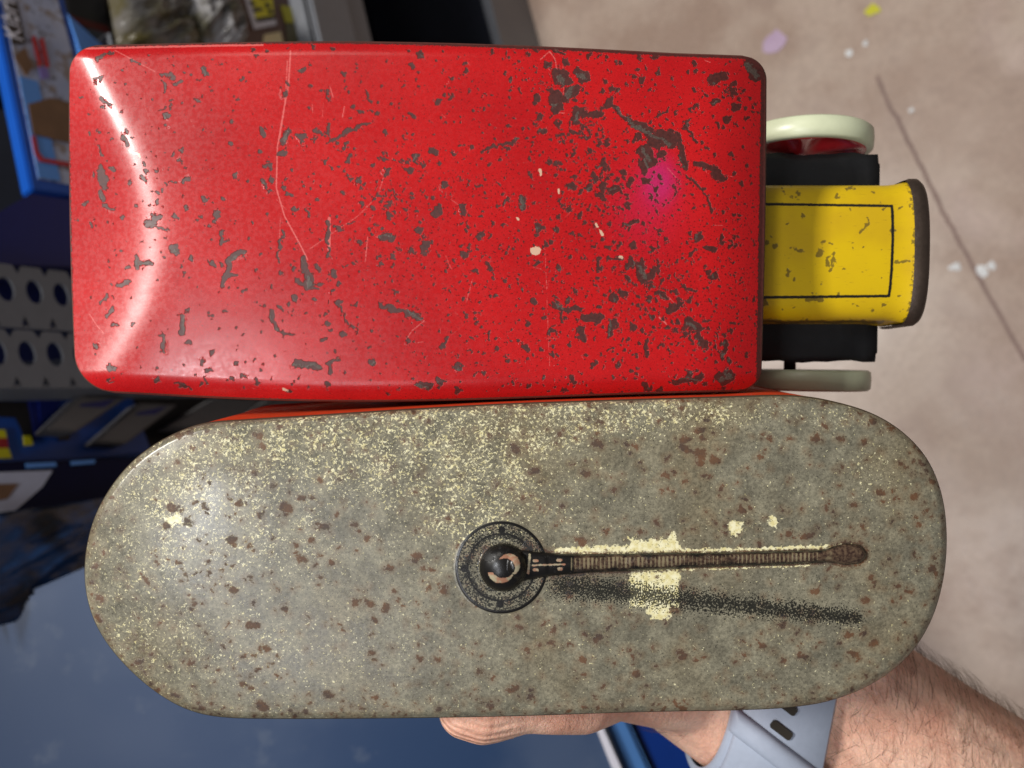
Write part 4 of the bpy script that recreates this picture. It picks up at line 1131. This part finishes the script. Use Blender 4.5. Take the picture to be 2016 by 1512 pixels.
back = prism('dark_carton', [(60, 766), (720, 770), (720, 900), (150, 900)], .085, .18, M_blk)
tag(back, 'black carton behind the slanted grey card sleeves', 'carton')
nb = prism('kit_box', [(-60, 910), (330, 900), (420, 1010), (300, 1080), (-60, 1110)], .015, .20, M_navy)
tag(nb, 'glossy navy kit box with pale wedge picture on its face', 'kit box')
flat('pale_wedge', [(-60, 932), (104, 926), (84, 958), (22, 1012), (-60, 1022)], .015, M_pale, nb)
flat('brown_blotch', [(-60, 955), (36, 952), (14, 982), (-60, 996)], .0142, M_brown, nb)
flat('blue_line', [(50, 912), (110, 910), (112, 918), (52, 922)], .0145, M_sky, nb)
flat('blue_line', [(140, 908), (188, 905), (186, 912), (140, 916)], .0145, M_sky, nb)
M_wrap = film('blue_shrink_wrap', lin(30, 58, 100), lin(14, 13, 18))
wr = bag('shrink_wrapped_pack', (120, 1095), .036, .085, -.004, M_wrap, 'shrink-wrapped blue pack with creased shiny film', 4.1, .0022, pil=.008)
wr['category'] = 'pack'

def big_blue():
    t = NT('glare_blue_laminate', rough=.45, spec=.35)
    a = t.noise(6, 4); b = t.noise(40, 5, .6)
    col = t.mix(t.step(a, .4, .62), lin(40, 62, 96), lin(64, 80, 108))  # glare put into the colour as paler grey-blue patches
    col = t.mix(t.step(b, .58, .72, 0, .3), col, lin(96, 106, 122))
    return t.out(col, t.step(a, .3, .7, .36, .55))
M_big = big_blue()
TN = Vector((.05, -.60, .80)).normalized(); TP = CAM + ray(600, 1350) * .50
def slab(name, poly, drop, th, mat, parent=None, bev=.003, to_floor=False):
    bm = bmesh.new()
    f = bm.faces.new([bm.verts.new(on_plane(x, y, TP - TN * drop, TN)) for x, y in poly])
    r = bmesh.ops.extrude_face_region(bm, geom=[f])
    bmesh.ops.translate(bm, verts=[v for v in r['geom'] if isinstance(v, bmesh.types.BMVert)], vec=TN * -th)
    if to_floor:      # a tall carton standing on the floor with a sloping top
        for v in r['geom']:
            if isinstance(v, bmesh.types.BMVert): v.co.z = .001
    if bev: bmesh.ops.bevel(bm, geom=bm.edges[:], offset=bev, segments=2, affect='EDGES')
    return bm_obj(name, bm, mat, parent)
big = slab('storage_box', [(-60, 1216), (170, 1116), (640, 1010), (1000, 1150), (1120, 1290), (1222, 1530), (1262, 1640), (-60, 1640)], 0, .04, M_big)
tag(big, 'large plain blue box with glare painted into its colour and white lower edge', 'box')
slab('white_edge', [(1150, 1375), (1160, 1372), (1228, 1524), (1270, 1640), (1256, 1640), (1212, 1530)], -.0012, .001, M_white, big, 0)
low = slab('storage_box', [(1010, 1160), (1140, 1290), (1232, 1524), (1282, 1660), (1352, 1660), (1275, 1500), (1180, 1290), (1060, 1160)], .010, .05, P_((72, 116, 172), .35, 'mid_blue_card'))
tag(low, 'narrow lighter blue box under the white-edged blue box', 'box')
low2 = slab('storage_box', [(1062, 1150), (1182, 1290), (1276, 1500), (1354, 1660), (1440, 1660), (1360, 1480), (1270, 1290), (1150, 1150)], .020, .06, P_((6, 44, 116), .3, 'deep_blue_card'), to_floor=True)
tag(low2, 'tall deep blue carton under the two lighter blue boxes', 'box')
